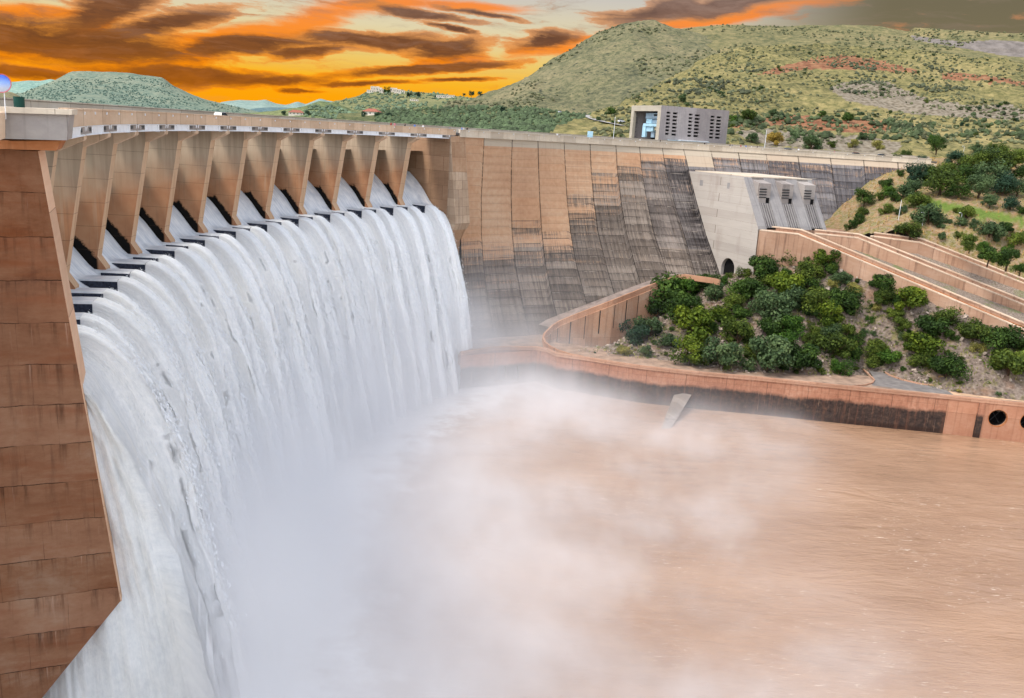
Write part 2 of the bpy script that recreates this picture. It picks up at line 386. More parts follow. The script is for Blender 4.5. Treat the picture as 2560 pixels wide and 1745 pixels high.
def rust_mat():
    n = N('rust_stained_concrete', .95, .1); p = n.sep(n.pos()); u = n.math('ADD', n.math('MULTIPLY', p[0], -.55), n.math('MULTIPLY', p[1], -.35)); P = n.comb(u, p[2], 0.)
    wob = n.math('MULTIPLY', n.math('SUBTRACT', n.noise(n.map(P, (.5, .15, 1)), 1., 4, .6), .5), .5)
    big = n.noise(P, .13, 4, .6, .6); med = n.noise(n.map(P, (.7, 1.3, 1)), .8, 7, .7, .4); fin = n.noise(P, 3.5, 5, .7); st = n.noise(n.map(P, (1.4, .1, 1)), 1., 5, .65)
    hz = n.noise(n.map(P, (.12, .5, 1)), 1., 5, .65)
    c = n.ramp(n.math('ADD', n.math('MULTIPLY', big, .62), n.math('ADD', n.math('MULTIPLY', med, .26), n.math('MULTIPLY', fin, .15))), [(.34, (92, 56, 36)), (.45, (124, 82, 56)), (.55, (140, 100, 74)), (.68, (154, 124, 102))])
    c = n.mix(n.mr(hz, .5, .66, 0, .6), c, (124, 66, 32)); c = n.mix(n.mr(st, .56, .74, 0, .55), c, (64, 38, 28)); c = n.mix(n.mr(fin, .66, .76, 0, .5), c, (72, 46, 36))
    zz = n.math('DIVIDE', n.math('ADD', p[2], wob), 3.7); lift = n.math('FLOOR', zz); fr = n.math('FRACT', zz)
    wn = n.new('ShaderNodeTexWhiteNoise', noise_dimensions='1D'); n.set(wn.inputs['W'], lift); c = n.mix(.24, c, n.mix(wn.outputs['Value'], (84, 46, 30), (168, 132, 112)))
    drip = n.math('MULTIPLY', n.mr(fr, .35, .98, 0, 1), n.mr(n.noise(n.map(P, (1.1, .05, 1)), 1., 5, .7), .52, .66, 0, .8)); c = n.mix(drip, c, (58, 34, 24))
    pale = n.math('MULTIPLY', n.mr(fr, .3, .9, 0, 1), n.mr(n.noise(n.map(P, (2.3, .07, 1), (9, 3, 0)), 1., 4, .7), .62, .72, 0, .5)); c = n.mix(pale, c, (196, 164, 146))
    brk = n.mr(n.noise(n.map(P, (.6, .2, 1)), 1., 3), .4, .58, .15, .9); c = n.mix(n.math('MULTIPLY', n.math('LESS_THAN', fr, .02), brk), c, (34, 22, 18))
    vf = n.math('FRACT', n.math('ADD', n.math('DIVIDE', n.math('ADD', u, n.math('MULTIPLY', wob, .4)), 4.6), n.math('MULTIPLY', wn.outputs['Value'], 1.)))
    c = n.mix(n.math('MULTIPLY', n.math('LESS_THAN', vf, .006), n.math('MULTIPLY', brk, .7)), c, (48, 32, 26))
    n.col(c); n.bump(n.math('ADD', med, n.math('MULTIPLY', n.math('LESS_THAN', fr, .02), -.8)), .07, .6); return n.m
M_rust = rust_mat()
M_orange = concrete('orange_stained_concrete', (150, 90, 52), (166, 106, 66), (174, 122, 86), br=(9, 9), streak=.5, axes='pos', drk=(48, 30, 22))
M_peach = concrete('peach_concrete', (164, 124, 100), (178, 138, 114), (190, 154, 132), br=(14, 5), streak=.35, axes='pos', drk=(140, 86, 60))
M_white = plain('white_painted_steel', (226, 227, 229), .6, .03)
M_black = plain('dark_void', (16, 15, 16), .95, .2)
M_dark = plain('dark_metal', (52, 54, 56), .6)
M_asph = plain('asphalt', (92, 88, 86), .9, .1, .6)
M_wetdark = plain('wet_dark_concrete', (44, 48, 60), .35, .35, 2.5)

dam = empty('dam', rad(11.5, 0, -.4), 0, 'long curved concrete dam with a row of spillway piers and a dark stained wall', 'dam')
# --- stained arch wall
JI = [11.45, 12.07, 12.95, 13.75, 14.56, 15.36, 16.15, 16.87, 17.56, 18.19, 19.0, 19.8, 20.6, 21.5, 22.4, 23.3, 24.2, 25.2]
ZL = [-2.2, -10, -20, -30, -40, -50, -60, -78]
OF = [[0, 0, 0, .3, 1.4, 3.2, 5.5, 9], [0, 0, .1, .8, 2.5, 5, 8, 13], [0, .3, 1, 2.2, 4.5, 8, 12, 18], [0, 1, 2.5, 4.3, 7, 11, 15.5, 22], [0, 1.4, 3.4, 6, 9.8, 15, 20, 28], [0, 1.5, 4, 7.4, 12.4, 18.3, 24, 32],
      [0, 1.9, 5.2, 9.3, 15, 21.5, 28, 36], [0, 2.5, 6.8, 12, 19.3, 27, 34, 42], [0, 3.4, 9.8, 17, 23.5, 30, 37, 45], [0, 5, 11.5, 18.5, 27, 34, 41, 48]] + [[0, 4.8, 11.5, 18.5, 26.5, 34, 41, 48]]*8
OF = np.array(OF, float)
def damoff(i, z):
    k = np.interp(i, JI, range(len(JI))); a = int(min(k, len(JI)-2)); f = k-a
    f = f*f*(3-2*f)
    return float(np.interp(-z, [-q for q in ZL], OF[a]*(1-f)+OF[a+1]*f))
# how far down (z) each column stays clean, then partly stained
CLEAN = [(-31, -36), (-33, -38), (-26, -34), (-30, -36), (-18, -27), (-12, -20), (-7.5, -11), (-6.3, -6.8), (-5.6, -5.8), (-7.5, -7.8)] + [(-4.6, -4.9)]*8
V = []; UV = []; F = []; st = []; bl = []; pa = []; ck = []; ek = []; co = []
SUB = 8; ZR = np.concatenate([[-2.2], np.arange(-3.45, -78, -1.15)])
rows = len(ZR); cols = []
for k in range(len(JI)-1):
    for j in range(SUB): cols.append((k, JI[k]+(JI[k+1]-JI[k])*j/SUB, j/SUB))
cols.append((len(JI)-2, JI[-1], 1.))
dz = [random.uniform(-1.2, 1.2) for _ in JI]
for (k, i, f) in cols:
    for z in ZR:
        V.append(rad(i, damoff(i, z)+.05*sin(z*2.7+k), z)); UV.append((i*14., z+(k % 3)*.7))
rb = np.random.rand(len(JI), 80)
E_ = []
for c in range(len(cols)-1):
    k = cols[c][0]
    for r in range(rows-1):
        F.append((c*rows+r, c*rows+r+1, (c+1)*rows+r+1, (c+1)*rows+r))
        z = .5*(ZR[r]+ZR[r+1]); lift = int(-(z+(k % 3)*.7)/2.3)
        a, b = CLEAN[k]; b0 = rb[k, lift]
        s = 0. if z > a else (.3+.3*b0 if z > b else min(1.1, .62+.25*b0+(b-z)*.025))
        if z > a+6 and z < a+.1 and k < 7: s = .12*b0
        st.append(s); bl.append(rb[k, (lift+37) % 80])
        pa.append(.9 if z > -4.6 and k < 12 and k > 0 else (.75 if (k == 9 and z > -9) or (k > 9 and z > -4.9) else .12*b0))
        co.append(min(1, max(0, (k-6)/3.)) if z > -34 else min(.6, max(0, (k-7)/4)))
        ck.append(max(0, min(1, (cols[c][1]-17.2)/.8))*(1 if 7 <= k <= 8 else 0)*(1 if z < -9 else .3) + (.25*b0 if 3 <= k <= 6 and z < -24 else 0))
me = mesh('dam_wall', V, F, False); uvs(me, UV); fattr(me, 'stain', st); fattr(me, 'block', bl); fattr(me, 'pale', pa); fattr(me, 'black', ck); fattr(me, 'cool', co)
fattr(me, 'edge', [1-abs(0) if abs(cols[n // rows][2]) < 1e-6 else .0 for n in range(len(V))], 'POINT')
put('dam_wall', me, M_wall, dam)
# crest road, parapets
IS = list(np.arange(-2.5, 25.25, .25))
def ring(o0, o1, za, zb_, i0, i1, step=.25):
    m = MB(); I = list(np.arange(i0, i1+1e-6, step)); V = []; F = []
    for i in I: V += [rad(i, o0, za), rad(i, o1, za), rad(i, o1, zb_), rad(i, o0, zb_)]
    for k in range(len(I)-1):
        for j in range(4): F.append((4*k+j, 4*k+(j+1) % 4, 4*k+4+(j+1) % 4, 4*k+4+j))
    n = len(I); F += [(3, 2, 1, 0), (4*n-4, 4*n-3, 4*n-2, 4*n-1)]
    return m.add(V, F)
IE = 25.2
put('crest_roadway', ring(-8.6, -.05, -1.9, -1.35, -2.3, IE).me('crest_roadway'), M_asph, dam)
m = ring(-.25, .28, -2.04, -.55, -2.1, 11.3); ring_ = ring(-.3, .36, -.55, -.38, -2.1, 11.3); m.add(ring_.V, ring_.F)
put('bridge_parapet', m.me('bridge_parapet'), M_tan, dam)
m = ring(-.35, .5, -2.45, -2.2, 11.3, IE); q = ring(-.45, .12, -2.2, -.6, 11.3, IE); m.add(q.V, q.F); q = ring(-.5, .3, -.6, -.4, 11.3, IE); m.add(q.V, q.F)
put('crest_parapet', m.me('crest_parapet'), M_trim, dam)
m = ring(-9.1, -8.6, -1.9, .08, -3.3, IE); q = ring(-9.2, -8.5, .08, .22, -3.3, IE); m.add(q.V, q.F)
put('rear_parapet', m.me('rear_parapet'), M_trim, dam)
put('bridge_soffit', ring(-8.6, .1, -2.85, -1.92, -2.1, 11.2).me('bridge_soffit'), M_grey, dam)
put('dam_core', ring(-9, -8.2, -78, -1.95, 11.5, IE).me('dam_core'), M_grey, dam)
# small reflector lamps on the parapet face
for i in np.arange(-1.6, 25, .47):
    m = MB(); m.box(.29 if i < 11.2 else .13, .4 if i < 11.2 else .3, -.12, .12, -.95, -.68); put('reflector', m.me('reflector'), M_white, dam, radmat(i))
# --- spillway piers
PP = [(-2.65, -4.5), (-5.35, -19.5), (-4.35, -21.0), (-4.6, -23.5), (-16.5, -23.5), (-15.2, -12.5), (-11.6, -4.4), (-11.4, -2.85), (-2.65, -2.85)]
m = MB(); m.prism([(x, -1, z) for x, z in PP], [(x, 1, z) for x, z in PP]); pier_me = m.me('pier')
m = MB(); BP = [(-2.68, -2.86), (-2.68, -4.75), (-.1, -3.5), (0, -3.35), (0, -2.86)]
m.prism([(x, -.92, z) for x, z in BP], [(x, .92, z) for x, z in BP]); br_me = m.me('bracket')
m = MB(); m.box(-1.2, -.6, -1.05, -.94, -3.2, -2.95); lamp_me = m.me('lamp')
for k, i in enumerate(range(-1, 11)):
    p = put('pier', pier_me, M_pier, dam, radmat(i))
    put('bracket', br_me, M_tan, p, local=True); put('lamp', lamp_me, M_white, p, local=True)
# white service panels hung between the brackets
def panel_me(w):
    m = MB(); m.box(-.12, .14, -w/2, w/2, -2.98, -2.05)
    m.box(.1, .24, -w/2, w/2, -3.02, -2.93); m.box(.1, .27, -w/2, w/2, -2.14, -2.06)
    for y in (-w/2+.12, -w*.19, w*.19, w/2-.12):
        A = [(.13, y-.22, -2.14), (.13, y+.22, -2.14), (.13, y+.04, -2.9), (.13, y-.04, -2.9)]; m.prism(A, [(.3, y-.22, -2.14), (.3, y+.22, -2.14), (.17, y+.04, -2.9), (.17, y-.04, -2.9)])
    return m.me('service_panel')
pm = panel_me(13.4)
GM = []
for s in (-1, 1):       # comb-shaped dark vent: one frame with open teeth
    T_ = [(s*4.5-.85, -2.36)]; y = s*4.5-.85
    for q in range(5):
        T_ += [(y+.36*q, -2.66), (y+.36*q+.22, -2.66), (y+.36*q+.22, -2.36), (y+.36*(q+1), -2.36)]
    T_ += [(y+1.8, -2.26), (y, -2.26)]
    GM.append(MB().prism([(.13, a, b) for a, b in T_], [(.17, a, b) for a, b in T_]).me('vent_grille'))
for i in range(-2, 11):
    p = put('service_panel', pm, M_white, dam, radmat(i+.5)); [put('vent_grille', g_, M_dark, p, local=True) for g_ in GM]
# --- right abutment: side wall of the last bay and its buttress
A = [(-18, -2.2), (0, -2.2), (.15, -2.5), (3.15, -26), (.2, -31.5), (-2, -60), (-18, -60)]
m = MB(); m.prism([rad(11.02, o, z) for o, z in A], [rad(11.46, o, z) for o, z in A]); put('abutment_wall', m.me('abutment_wall'), concrete('abutment_concrete', (150, 118, 92), (166, 132, 104), (180, 150, 122), br=(5, 4.), streak=.3, axes='pos', drk=(92, 72, 54)), dam)
B = [(.06, -2.5), (3.3, -26.2), (2.2, -28.2), (.05, -26)]
m = MB(); m.prism([rad(11.0, o, z) for o, z in B], [rad(11.47, o, z) for o, z in B]); put('buttress_face', m.me('buttress_face'), concrete('pale_buttress', (160, 134, 110), (178, 154, 130), (190, 168, 146), br=(3.4, 2.4), streak=.7, axes='pos', drk=(104, 88, 72)), dam)
# --- near buttress fin and the overlook block on the left
IB = -2.2
f3 = [oz(onrad(x, y, IB)) for x, y in [(95, 378), (301, 1503), (105, 1745)]]
(o0, a0), (o1, a1), (o2, a2) = f3; sl = (a2-a1)/(o2-o1)
fin = [(o0, a0), (o1, a1), (o2, a2), (-26, a1+sl*(-26-o1)), (-26, a0)]
def shift(poly, i0, i1, ofs=0):
    return [rad(i0, o, z) for o, z in poly], [rad(i1, o-ofs, z) for o, z in poly]
m = MB(); m.prism(*shift(fin, IB, IB+.3)); put('near_buttress', m.me('near_buttress'), M_rust, dam)
ft = [(o0-.05, a0+.02), (o1+.1, a1-.05), (o1-.25, a1-.4), (o0-.6, a0-.3)]
ft = [(o0+.03, a0), (o1+.12, a1), (o1-.1, a1-.1), (o0-.3, a0)]
m = MB(); m.prism(*shift(ft, IB+.002, IB+.33)); put('buttress_edge', m.me('buttress_edge'), concrete('pale_edge_concrete', (206, 164, 134), (218, 180, 150), (226, 194, 168), br=(40, 9), streak=.2, axes='pos', drk=(170, 128, 98)), dam)
IC = -2.42
ob = [oz(onrad(x, y, IC)) for x, y in [(8, 275), (174, 283), (167, 351), (11, 347)]]
blk = [(ob[3][0], ob[3][1]), (ob[2][0], ob[2][1]), (ob[1][0], ob[1][1]), (ob[0][0], ob[0][1])]
m = MB(); m.prism(*shift(blk, IC, IC+.42)); put('overlook_block', m.me('overlook_block'), M_grey, dam)
cp = [oz(onrad(x, y, IC-.015)) for x, y in [(-14, 281), (180, 287), (181, 274), (-14, 266)]]
m = MB(); m.prism(*shift(cp, IC-.03, IC+.44)); put('coping', m.me('coping'), M_trim, dam)
cb = [oz(onrad(x, y, IC+.04)) for x, y in [(-30, 353), (154, 351), (140, 377), (-30, 372)]]
m = MB(); m.prism(*shift(cb, IC+.05, IC+.46)); put('corbel', m.me('corbel'), M_orange, dam)
# flank parapet that continues behind the overlook towards the viewer
fl = [oz(onrad(x, y, IC-.1)) for x, y in [(9, 281), (9, 347), (-90, 380), (-90, 260)]]
m = MB(); m.prism(*shift(fl, IC-.02, IC-.3)); put('flank_parapet', m.me('flank_parapet'), M_tan, dam)
# --- spillway body under the water
CH = [(-17.5, -12.6), (-14.2, -13.1), (-11.6, -15.0), (-8.8, -17.6), (-6.5, -20.5), (-5.3, -21.6), (-3.8, -22.5), (-1.9, -23.3), (-2.2, -25.5), (-3.2, -78)]
I = list(np.arange(-1.9, 11.01, .25)); V = [rad(i, o, z-.55) for i in I for o, z in CH]
put('spillway_body', mesh('spillway_body', V, grid(len(I), len(CH))), M_grey, dam)
# splitter blocks on the lip
def tooth(w, L, top):
    m = MB(); A = [(-1.05-L, top-.9), (-1.3, -24.6), (-1.05, -24.2), (-1.05, top-.04), (-1.05-L, top)]
    m.prism([(x, -w/2, z) for x, z in A], [(x, w/2, z) for x, z in A]); return m.me('splitter_block')
t1 = tooth(3.2, 5.0, -21.35); t2 = tooth(2.6, 3.6, -21.4)
for i in np.arange(-1.5, 10.6, 1): put('splitter_block', t1, M_wetdark, dam, radmat(i))
for i in np.arange(-1, 10.6, 1): put('splitter_block', t2, M_wetdark, dam, radmat(i-.07))
# ------------------------------------------------------------------- water
def fall_mat():
    n = N('falling_white_water', 1., 0.); uvn = n.tc('UV')
    a = n.noise(n.map(uvn, (1.4, .06, 1)), 1., 8, .7, .3); b = n.noise(n.map(uvn, (5., .16, 1)), 1., 7, .74, .2); e = n.noise(n.map(uvn, (12., 2.2, 1)), 1., 4, .75); d = n.noise(n.map(uvn, (.4, .04, 1)), 1., 3, .5)
    k = n.math('ADD', n.math('MULTIPLY', a, .4), n.math('ADD', n.math('MULTIPLY', b, .38), n.math('MULTIPLY', e, .22)))
    g = n.noise(n.map(uvn, (2.6, 1.5, 1)), 1., 7, .85); g2 = n.noise(n.map(uvn, (1.1, .25, 1)), 1., 5, .7)
    k = n.math('ADD', n.math('MULTIPLY', k, .54), n.math('ADD', n.math('MULTIPLY', g, .32), n.math('MULTIPLY', g2, .14)))
    c = n.mix(n.mr(k, .4, .57, 0, 1), (222, 224, 226), (254, 253, 251)); c = n.mix(n.mr(d, .5, .72, 0, .3), c, (232, 226, 212))
    n.col(c); n.bump(k, .7, .8); return n.m
def chute_mat():
    n = N('sliding_white_water', .4, .4); uvn = n.tc('UV')
    a = n.noise(n.map(uvn, (2.2, .12, 1)), 1., 6, .6); b = n.noise(n.map(uvn, (.5, .6, 1)), 1., 5, .6)
    k = n.math('ADD', n.math('MULTIPLY', a, .55), n.math('MULTIPLY', b, .45))
    n.col(n.mix(n.mr(k, .38, .6, 0, 1), (190, 196, 204), (236, 236, 236))); n.bump(k, .12, .5); return n.m
M_fall = fall_mat(); M_chute = chute_mat()
BAY = RP*abs(DT)
def chz(o): return float(np.interp(o, [c[0] for c in CH[:8]], [c[1] for c in CH[:8]]))
ZS = chz(-1.6)
teeth = sorted([(k-.07, 2.6, -21.4, 5.6) for k in range(-1, 11)]+[(k+.5, 3.2, -21.35, 6.3) for k in range(-2, 11)])
fall_cols = []          # (i, block top or 0, launch speed, lip height, lip offset, unrolled width)
for j in range(40, -1, -1): fall_cols.append((-1.862+.3*(j/40)**2-.3, 0, 4.1*(1-j/26), ZS, -1.6))      # slow water clinging to the training wall
for q, (c, wd_, top, v) in enumerate(teeth):
    e0, e1 = c-(wd_/2-.12)/BAY, c+(wd_/2-.12)/BAY; NTR = 9
    for f in np.linspace(0, 1, NTR)[1:-1]: fall_cols.append((e0-.006*(1-f), 0, 4.1+(v-4.1)*f, ZS+(top+.2-ZS)*f, -1.6+.6*f))
    for y in np.linspace(e0, e1, 18): fall_cols.append((y, top, v*(1+.05*cos((y-c)*BAY*1.1)), top+.2, -1.))
    for f in np.linspace(1, 0, NTR)[1:-1]: fall_cols.append((e1+.006*(1-f), 0, 4.1+(v-4.1)*f, ZS+(top+.2-ZS)*f, -1.6+.6*f))
    hi = teeth[q+1][0]-(teeth[q+1][1]/2-.12)/BAY-.009 if q < len(teeth)-1 else 10.99
    if hi > e1+.02:
        for y in np.linspace(e1+.009, hi, 20): fall_cols.append((y, 0, 4.1, ZS, -1.6))
fall_cols = [c for c in fall_cols if c[0] <= 10.99]
YE = [0.]
for p, q in zip(fall_cols, fall_cols[1:]): YE.append(YE[-1]+max(abs(q[0]-p[0])*BAY, abs(q[2]-p[2])*1.5, abs(q[3]-p[3])*.8))
NT = 165
CO = list(np.linspace(-17.2, -6.5, 12))+[-5.8, -4.9, -3.8, -2.6, -1.6]
V = []; UV = []; VC = []; UC = []
FALLPTS = []
for ci, (i, hh, v, zlip, olip) in enumerate(fall_cols):
    y = i*BAY; ye = YE[ci]
    for o in CO:
        z = chz(o)+.07*noise.noise((y*.5, o*.4, 3))
        if hh:
            z = max(z, hh+.2+.05*noise.noise((y*.9, o*.6, 8))) if o > -6.3 else z
            if o == -1.6: o = -1.0
        VC.append(rad(i, o, z)); UC.append((y, o))
    edge = min(1, max(0, (10.99-i)/.35))*min(1, max(0, (i+2.3)/.35))
    vv = v*(1+.05*noise.noise((y*.9, 0, 11)))*(.82+.18*edge)+noise.noise((y*.12, 4, 2))*.5
    mean = 5.15+noise.noise((y*.10, 9, 2))*.7+noise.noise((y*.33, 9, 6))*.3
    z0 = zlip; os_ = olip
    for t_ in np.linspace(0, 1, NT)**1.25*3.25:
        b = min(1, t_/2.1)*(1 if v >= 4 else 0); ve = vv*(1-b)+(.28*vv+.72*mean)*b
        o = os_+ve*t_; z = z0-.6*t_-4.75*t_*t_
        path = 5.15*t_+2.4*t_*t_
        am = (.2+.56*min(t_, 1.6))*(.4+.6*edge)
        w1 = noise.fractal((ye*.42+noise.noise((path*.04, ye*.1, 0))*1.2, path*.05, 1.3), .8, 2.1, 4)
        w2 = noise.fractal((ye*1.3, path*.11, 7.7), .7, 2.2, 4)
        cl = max(0, noise.noise((ye*.16, path*.06-.3*t_, 21)))      # falling clumps that burst outward
        w3 = noise.fractal((ye*2.6, path*.24, 3.1), .6, 2.1, 3)
        w4 = noise.fractal((ye*2.9, path*.8, 9.2), .5, 2.3, 3)
        o += am*(w1*.7+w2*.45+w3*.25+w4*.15)+cl*1.1*min(1, t_)*edge
        z += am*w2*.2-cl*.25*min(1, t_)
        di = noise.noise((y*.25, path*.08, 40))*.02*min(1, t_)-max(0, (-1.0-i))*.9*max(0, min(1, (t_-1.9)/1.2))
        if v < 4: di = .04*w1*min(1.2, t_)+.025*w2+.02*w3; o = max(v*t_, 0)-1.6+v*.0 if v > 0 else -1.6+v*1.3*min(1, t_)
        P = rad(i+di, o, max(z, WZ-1)); V.append(P); UV.append((ye, path))
        if t_ > .05 and v >= 4: FALLPTS.append((i+di, o, z, ve, t_))
wf = empty('waterfall', rad(5, 0, WZ), 0)
tag(wf, 'wide white waterfall pouring over the spillway lip in long ribbed curtains', 'waterfall', kind='structure')
nc = len(fall_cols)
me = mesh('falling_water', V, grid(nc, NT), True); uvs(me, UV); put('falling_water', me, M_fall, wf)
me = mesh('chute_water', VC, grid(nc, len(CO)), True); uvs(me, UC); put('chute_water', me, M_chute, wf)
# ragged spray torn off the curtains
rs = random.Random(3); m = MB()
for _ in range(110000):
    i, o, z, ve, t_ = FALLPTS[rs.randrange(len(FALLPTS))]
    if t_ > 2.6 or z < WZ: continue
    th = ang(i); out = Vector((-cos(th), -sin(th), 0)); tan = Vector((sin(th), -cos(th), 0))
    vel = (out*ve+Vector((0, 0, -1-9.5*t_))).normalized()
    p = Vector(rad(i, o, z))+out*abs(rs.gauss(0, .1+.26*t_))+tan*rs.gauss(0, .25)+Vector((0, 0, rs.gauss(0, .2)))
    L = rs.uniform(.15, .6)*(.4+.35*t_); wd_ = rs.uniform(.025, .07)*(.6+.3*t_)
    sd_ = (tan*rs.uniform(-1, 1)+out*rs.uniform(-1, 1)); sd_ = (sd_-vel*sd_.dot(vel)).normalized()*wd_
    a = len(m.V); m.V += [tuple(p-vel*L*.5), tuple(p+sd_), tuple(p+vel*L*.5), tuple(p-sd_+out*wd_)]; m.F += [(a, a+1, a+2), (a, a+2, a+3), (a, a+3, a+1)]
s = put('spray', m.me('spray'), plain('spray_white', (238, 240, 243), .8, .03), None)
tag(s, 'fine white spray torn off the face of the waterfall', 'spray', kind='stuff')
# river
def river_mat():
    n = N('muddy_river', .16, .5); p = n.pos()
    d = n.noise(n.map(p, (.02, .035, 1)), 1., 4, .6); r1 = n.noise(n.map(p, (.16, .5, 1), rot=(0, 0, .15)), 1., 5, .62, .5); r2 = n.noise(n.map(p, (.9, 2.0, 1), rot=(0, 0, -.2)), 1., 4, .6)
    c = n.mix(n.mr(d, .35, .65, 0, 1), (140, 108, 84), (162, 129, 103)); c = n.mix(n.mr(r1, .45, .68, 0, .2), c, (178, 146, 118))
    fo = n.math('MULTIPLY', n.mr(n.noise(n.map(p, (.35, 1.3, 1), rot=(0, 0, .12)), 1., 7, .75, 1.6), .595, .66, 0, 1), n.mr(n.noise(p, .035, 3), .46, .62, 0, .8)); c = n.mix(fo, c, (226, 210, 190))
    # churned foam where the falls land
    s = n.sep(p); dx = n.math('SUBTRACT', s[0], CX); dy = n.math('SUBTRACT', s[1], CY)
    o = n.math('SUBTRACT', RP, n.math('SQRT', n.math('ADD', n.math('MULTIPLY', dx, dx), n.math('MULTIPLY', dy, dy))))
    f2 = n.math('ADD', o, n.math('MULTIPLY', n.math('SUBTRACT', n.noise(n.map(p, (.12, .12, 1)), 1., 7, .72), .5), 44))
    c = n.mix(n.mr(f2, 20, 34, .95, 0, True), c, (226, 222, 218))
    n.col(c); r0 = n.noise(n.map(p, (.05, .14, 1), rot=(0, 0, .1)), 1., 4, .6, 1.2); r3 = n.noise(n.map(p, (.55, 1.9, 1), rot=(0, 0, .1)), 1., 5, .66, .4)
    n.bump(n.math('ADD', n.math('ADD', n.math('MULTIPLY', r0, .9), n.math('MULTIPLY', r1, .5)), n.math('MULTIPLY', n.math('ADD', n.math('MULTIPLY', r3, .4), n.math('MULTIPLY', r2, .12)), n.mr(n.noise(p, .03, 3), .38, .62, .2, 1.2))), .7, .7); return n.m
me = mesh('river', [(-260, -260, WZ), (700, -260, WZ), (700, 420, WZ), (-260, 420, WZ)], [(0, 1, 2, 3)])
tag(put('river', me, river_mat()), 'muddy brown river churned pale below the waterfall', 'river', kind='structure')
# mist
def mist_mat():
    m = bpy.data.materials.new('drifting_mist'); m.use_nodes = True; n = N.__new__(N); n.m = m; n.t = m.node_tree; n.n = n.t.nodes; n._tc = None
    n.n.remove(n.n['Principled BSDF']); v = n.new('ShaderNodeVolumePrincipled'); v.inputs['Color'].default_value = (.985, .985, 1., 1); v.inputs['Anisotropy'].default_value = 0.
    p = n.pos(); s = n.sep(p); dx = n.math('SUBTRACT', s[0], CX); dy = n.math('SUBTRACT', s[1], CY)
    o = n.math('SUBTRACT', RP, n.math('SQRT', n.math('ADD', n.math('MULTIPLY', dx, dx), n.math('MULTIPLY', dy, dy))))
    th = n.math('ARCTAN2', dy, dx); th = n.math('ADD', th, n.math('MULTIPLY', n.math('LESS_THAN', th, 0), 2*pi)); i = n.math('DIVIDE', n.math('SUBTRACT', th, T0), DT)
    h = n.math('SUBTRACT', s[2], WZ)
    big = n.noise(n.map(p, (.028, .028, .022)), 1., 4, .55, .25); fine = n.noise(n.map(p, (.11, .11, .08)), 1., 3, .6)
    # height of the cloud falls off away from the foot of the water
    H_ = n.math('ADD', n.math('MULTIPLY', n.math('EXPONENT', n.math('MULTIPLY', n.math('MAXIMUM', n.math('SUBTRACT', o, 10), 0), -.045)), MH), 3.)
    g = n.math('EXPONENT', n.math('MULTIPLY', n.math('DIVIDE', h, H_), -1.6))
    f = n.math('EXPONENT', n.math('MULTIPLY', n.math('MAXIMUM', n.math('SUBTRACT', o, 14), 0), -MF))
    a = n.math('MULTIPLY', n.mr(i, 11.2, 14.8, 1., .4, True), n.mr(o, 92, 122, 1, 0, True))
    w_ = n.math('MULTIPLY', n.mr(big, .37, .63, .26, 1.5, True), n.mr(fine, .3, .65, .6, 1.25))
    d = n.math('MULTIPLY', n.math('MULTIPLY', n.math('MULTIPLY', g, f), a), w_)
    d = n.math('MULTIPLY', d, n.math('MAXIMUM', n.mr(i, -2.3, -1.8, 0, 1), n.mr(o, 6, 14, 0, 1)))
    # fine spray hugging the curtains
    tf = n.math('SQRT', n.math('MAXIMUM', n.math('DIVIDE', n.math('SUBTRACT', -22.5, s[2]), 4.9), 0)); of = n.math('MULTIPLY', tf, 5.3)
    sp_ = n.math('MULTIPLY', n.math('EXPONENT', n.math('MULTIPLY', n.math('MAXIMUM', n.math('SUBTRACT', o, of), 0), -.22)), n.mr(s[2], -36, -66, 0, SPR, True))
    d = n.math('ADD', n.math('MULTIPLY', d, MD), n.math('MULTIPLY', n.math('MULTIPLY', sp_, n.math('MULTIPLY', n.mr(i, 10.9, 11.9, 1, 0, True), n.math('MAXIMUM', n.mr(i, -2.1, -1.8, 0, 1), n.mr(o, 6, 14, 0, 1)))), n.mr(big, .35, .6, .45, 1.2)))
    d = n.math('ADD', d, n.math('MULTIPLY', n.math('MULTIPLY', n.mr(i, -1.95, -1.85, 0, 1), n.mr(i, -1.5, -.2, 1, 0, True)), n.math('MULTIPLY', n.mr(s[2], -34, -52, 0, .05, True), n.mr(o, 14, 24, 1, 0))))
    n.set(v.inputs['Density'], d)
    n.t.links.new(v.outputs[0], n.n['Material Output'].inputs['Volume']); m.cycles.volume_step_rate = MSTEP
    return m
MD, MF, MH, MSTEP, SPR = .135, .0062, 14., .5, .12
q = ring(-6, 125, WZ-.3, -30, -7, 15.5, .3)
o_ = put('mist', q.me('mist'), mist_mat()); tag(o_, 'white mist drifting off the foot of the waterfall over the river', 'mist', kind='stuff')
# ------------------------------------------------------ right bank structures
def L3(l): return [Vector(p) for p in l]
# --- flumes (three U-shaped channels running down from the intake)
def fl_line(s, k, e, ext=1.35):
    a, b = onz(*z5(*s), -25.), onz(*z5(*k), -25.2); q = z5(*e); d = ray(*q)
    g_ = lambda t: (d*t)[2]+25.2+.3*math.hypot(*((d*t)-b)[:2])
    T_ = np.linspace(120, 420, 3000); G_ = [g_(t) for t in T_]; best = next((t for t, p_, q_ in zip(T_, G_, G_[1:]) if p_*q_ <= 0), T_[int(np.argmin(np.abs(G_)))])
    c = d*best; return [a, b, c, b+(c-b)*ext]
FA = fl_line((120, 742), (430, 775), (2218, 1530)); FA2 = fl_line((340, 745), (500, 765), (2218, 1460))
FB = fl_line((560, 770), (900, 805), (2218, 1335)); FB2 = fl_line((640, 750), (990, 805), (2218, 1290))
FC = fl_line((1000, 790), (1390, 840), (2218, 1165)); FC2 = fl_line((1050, 785), (1450, 830), (2218, 1118))
M_flume = concrete('flume_concrete', (154, 118, 96), (168, 134, 110), (180, 150, 128), br=(9, 40), streak=.75, axes='pos', drk=(92, 66, 56), line=.012)
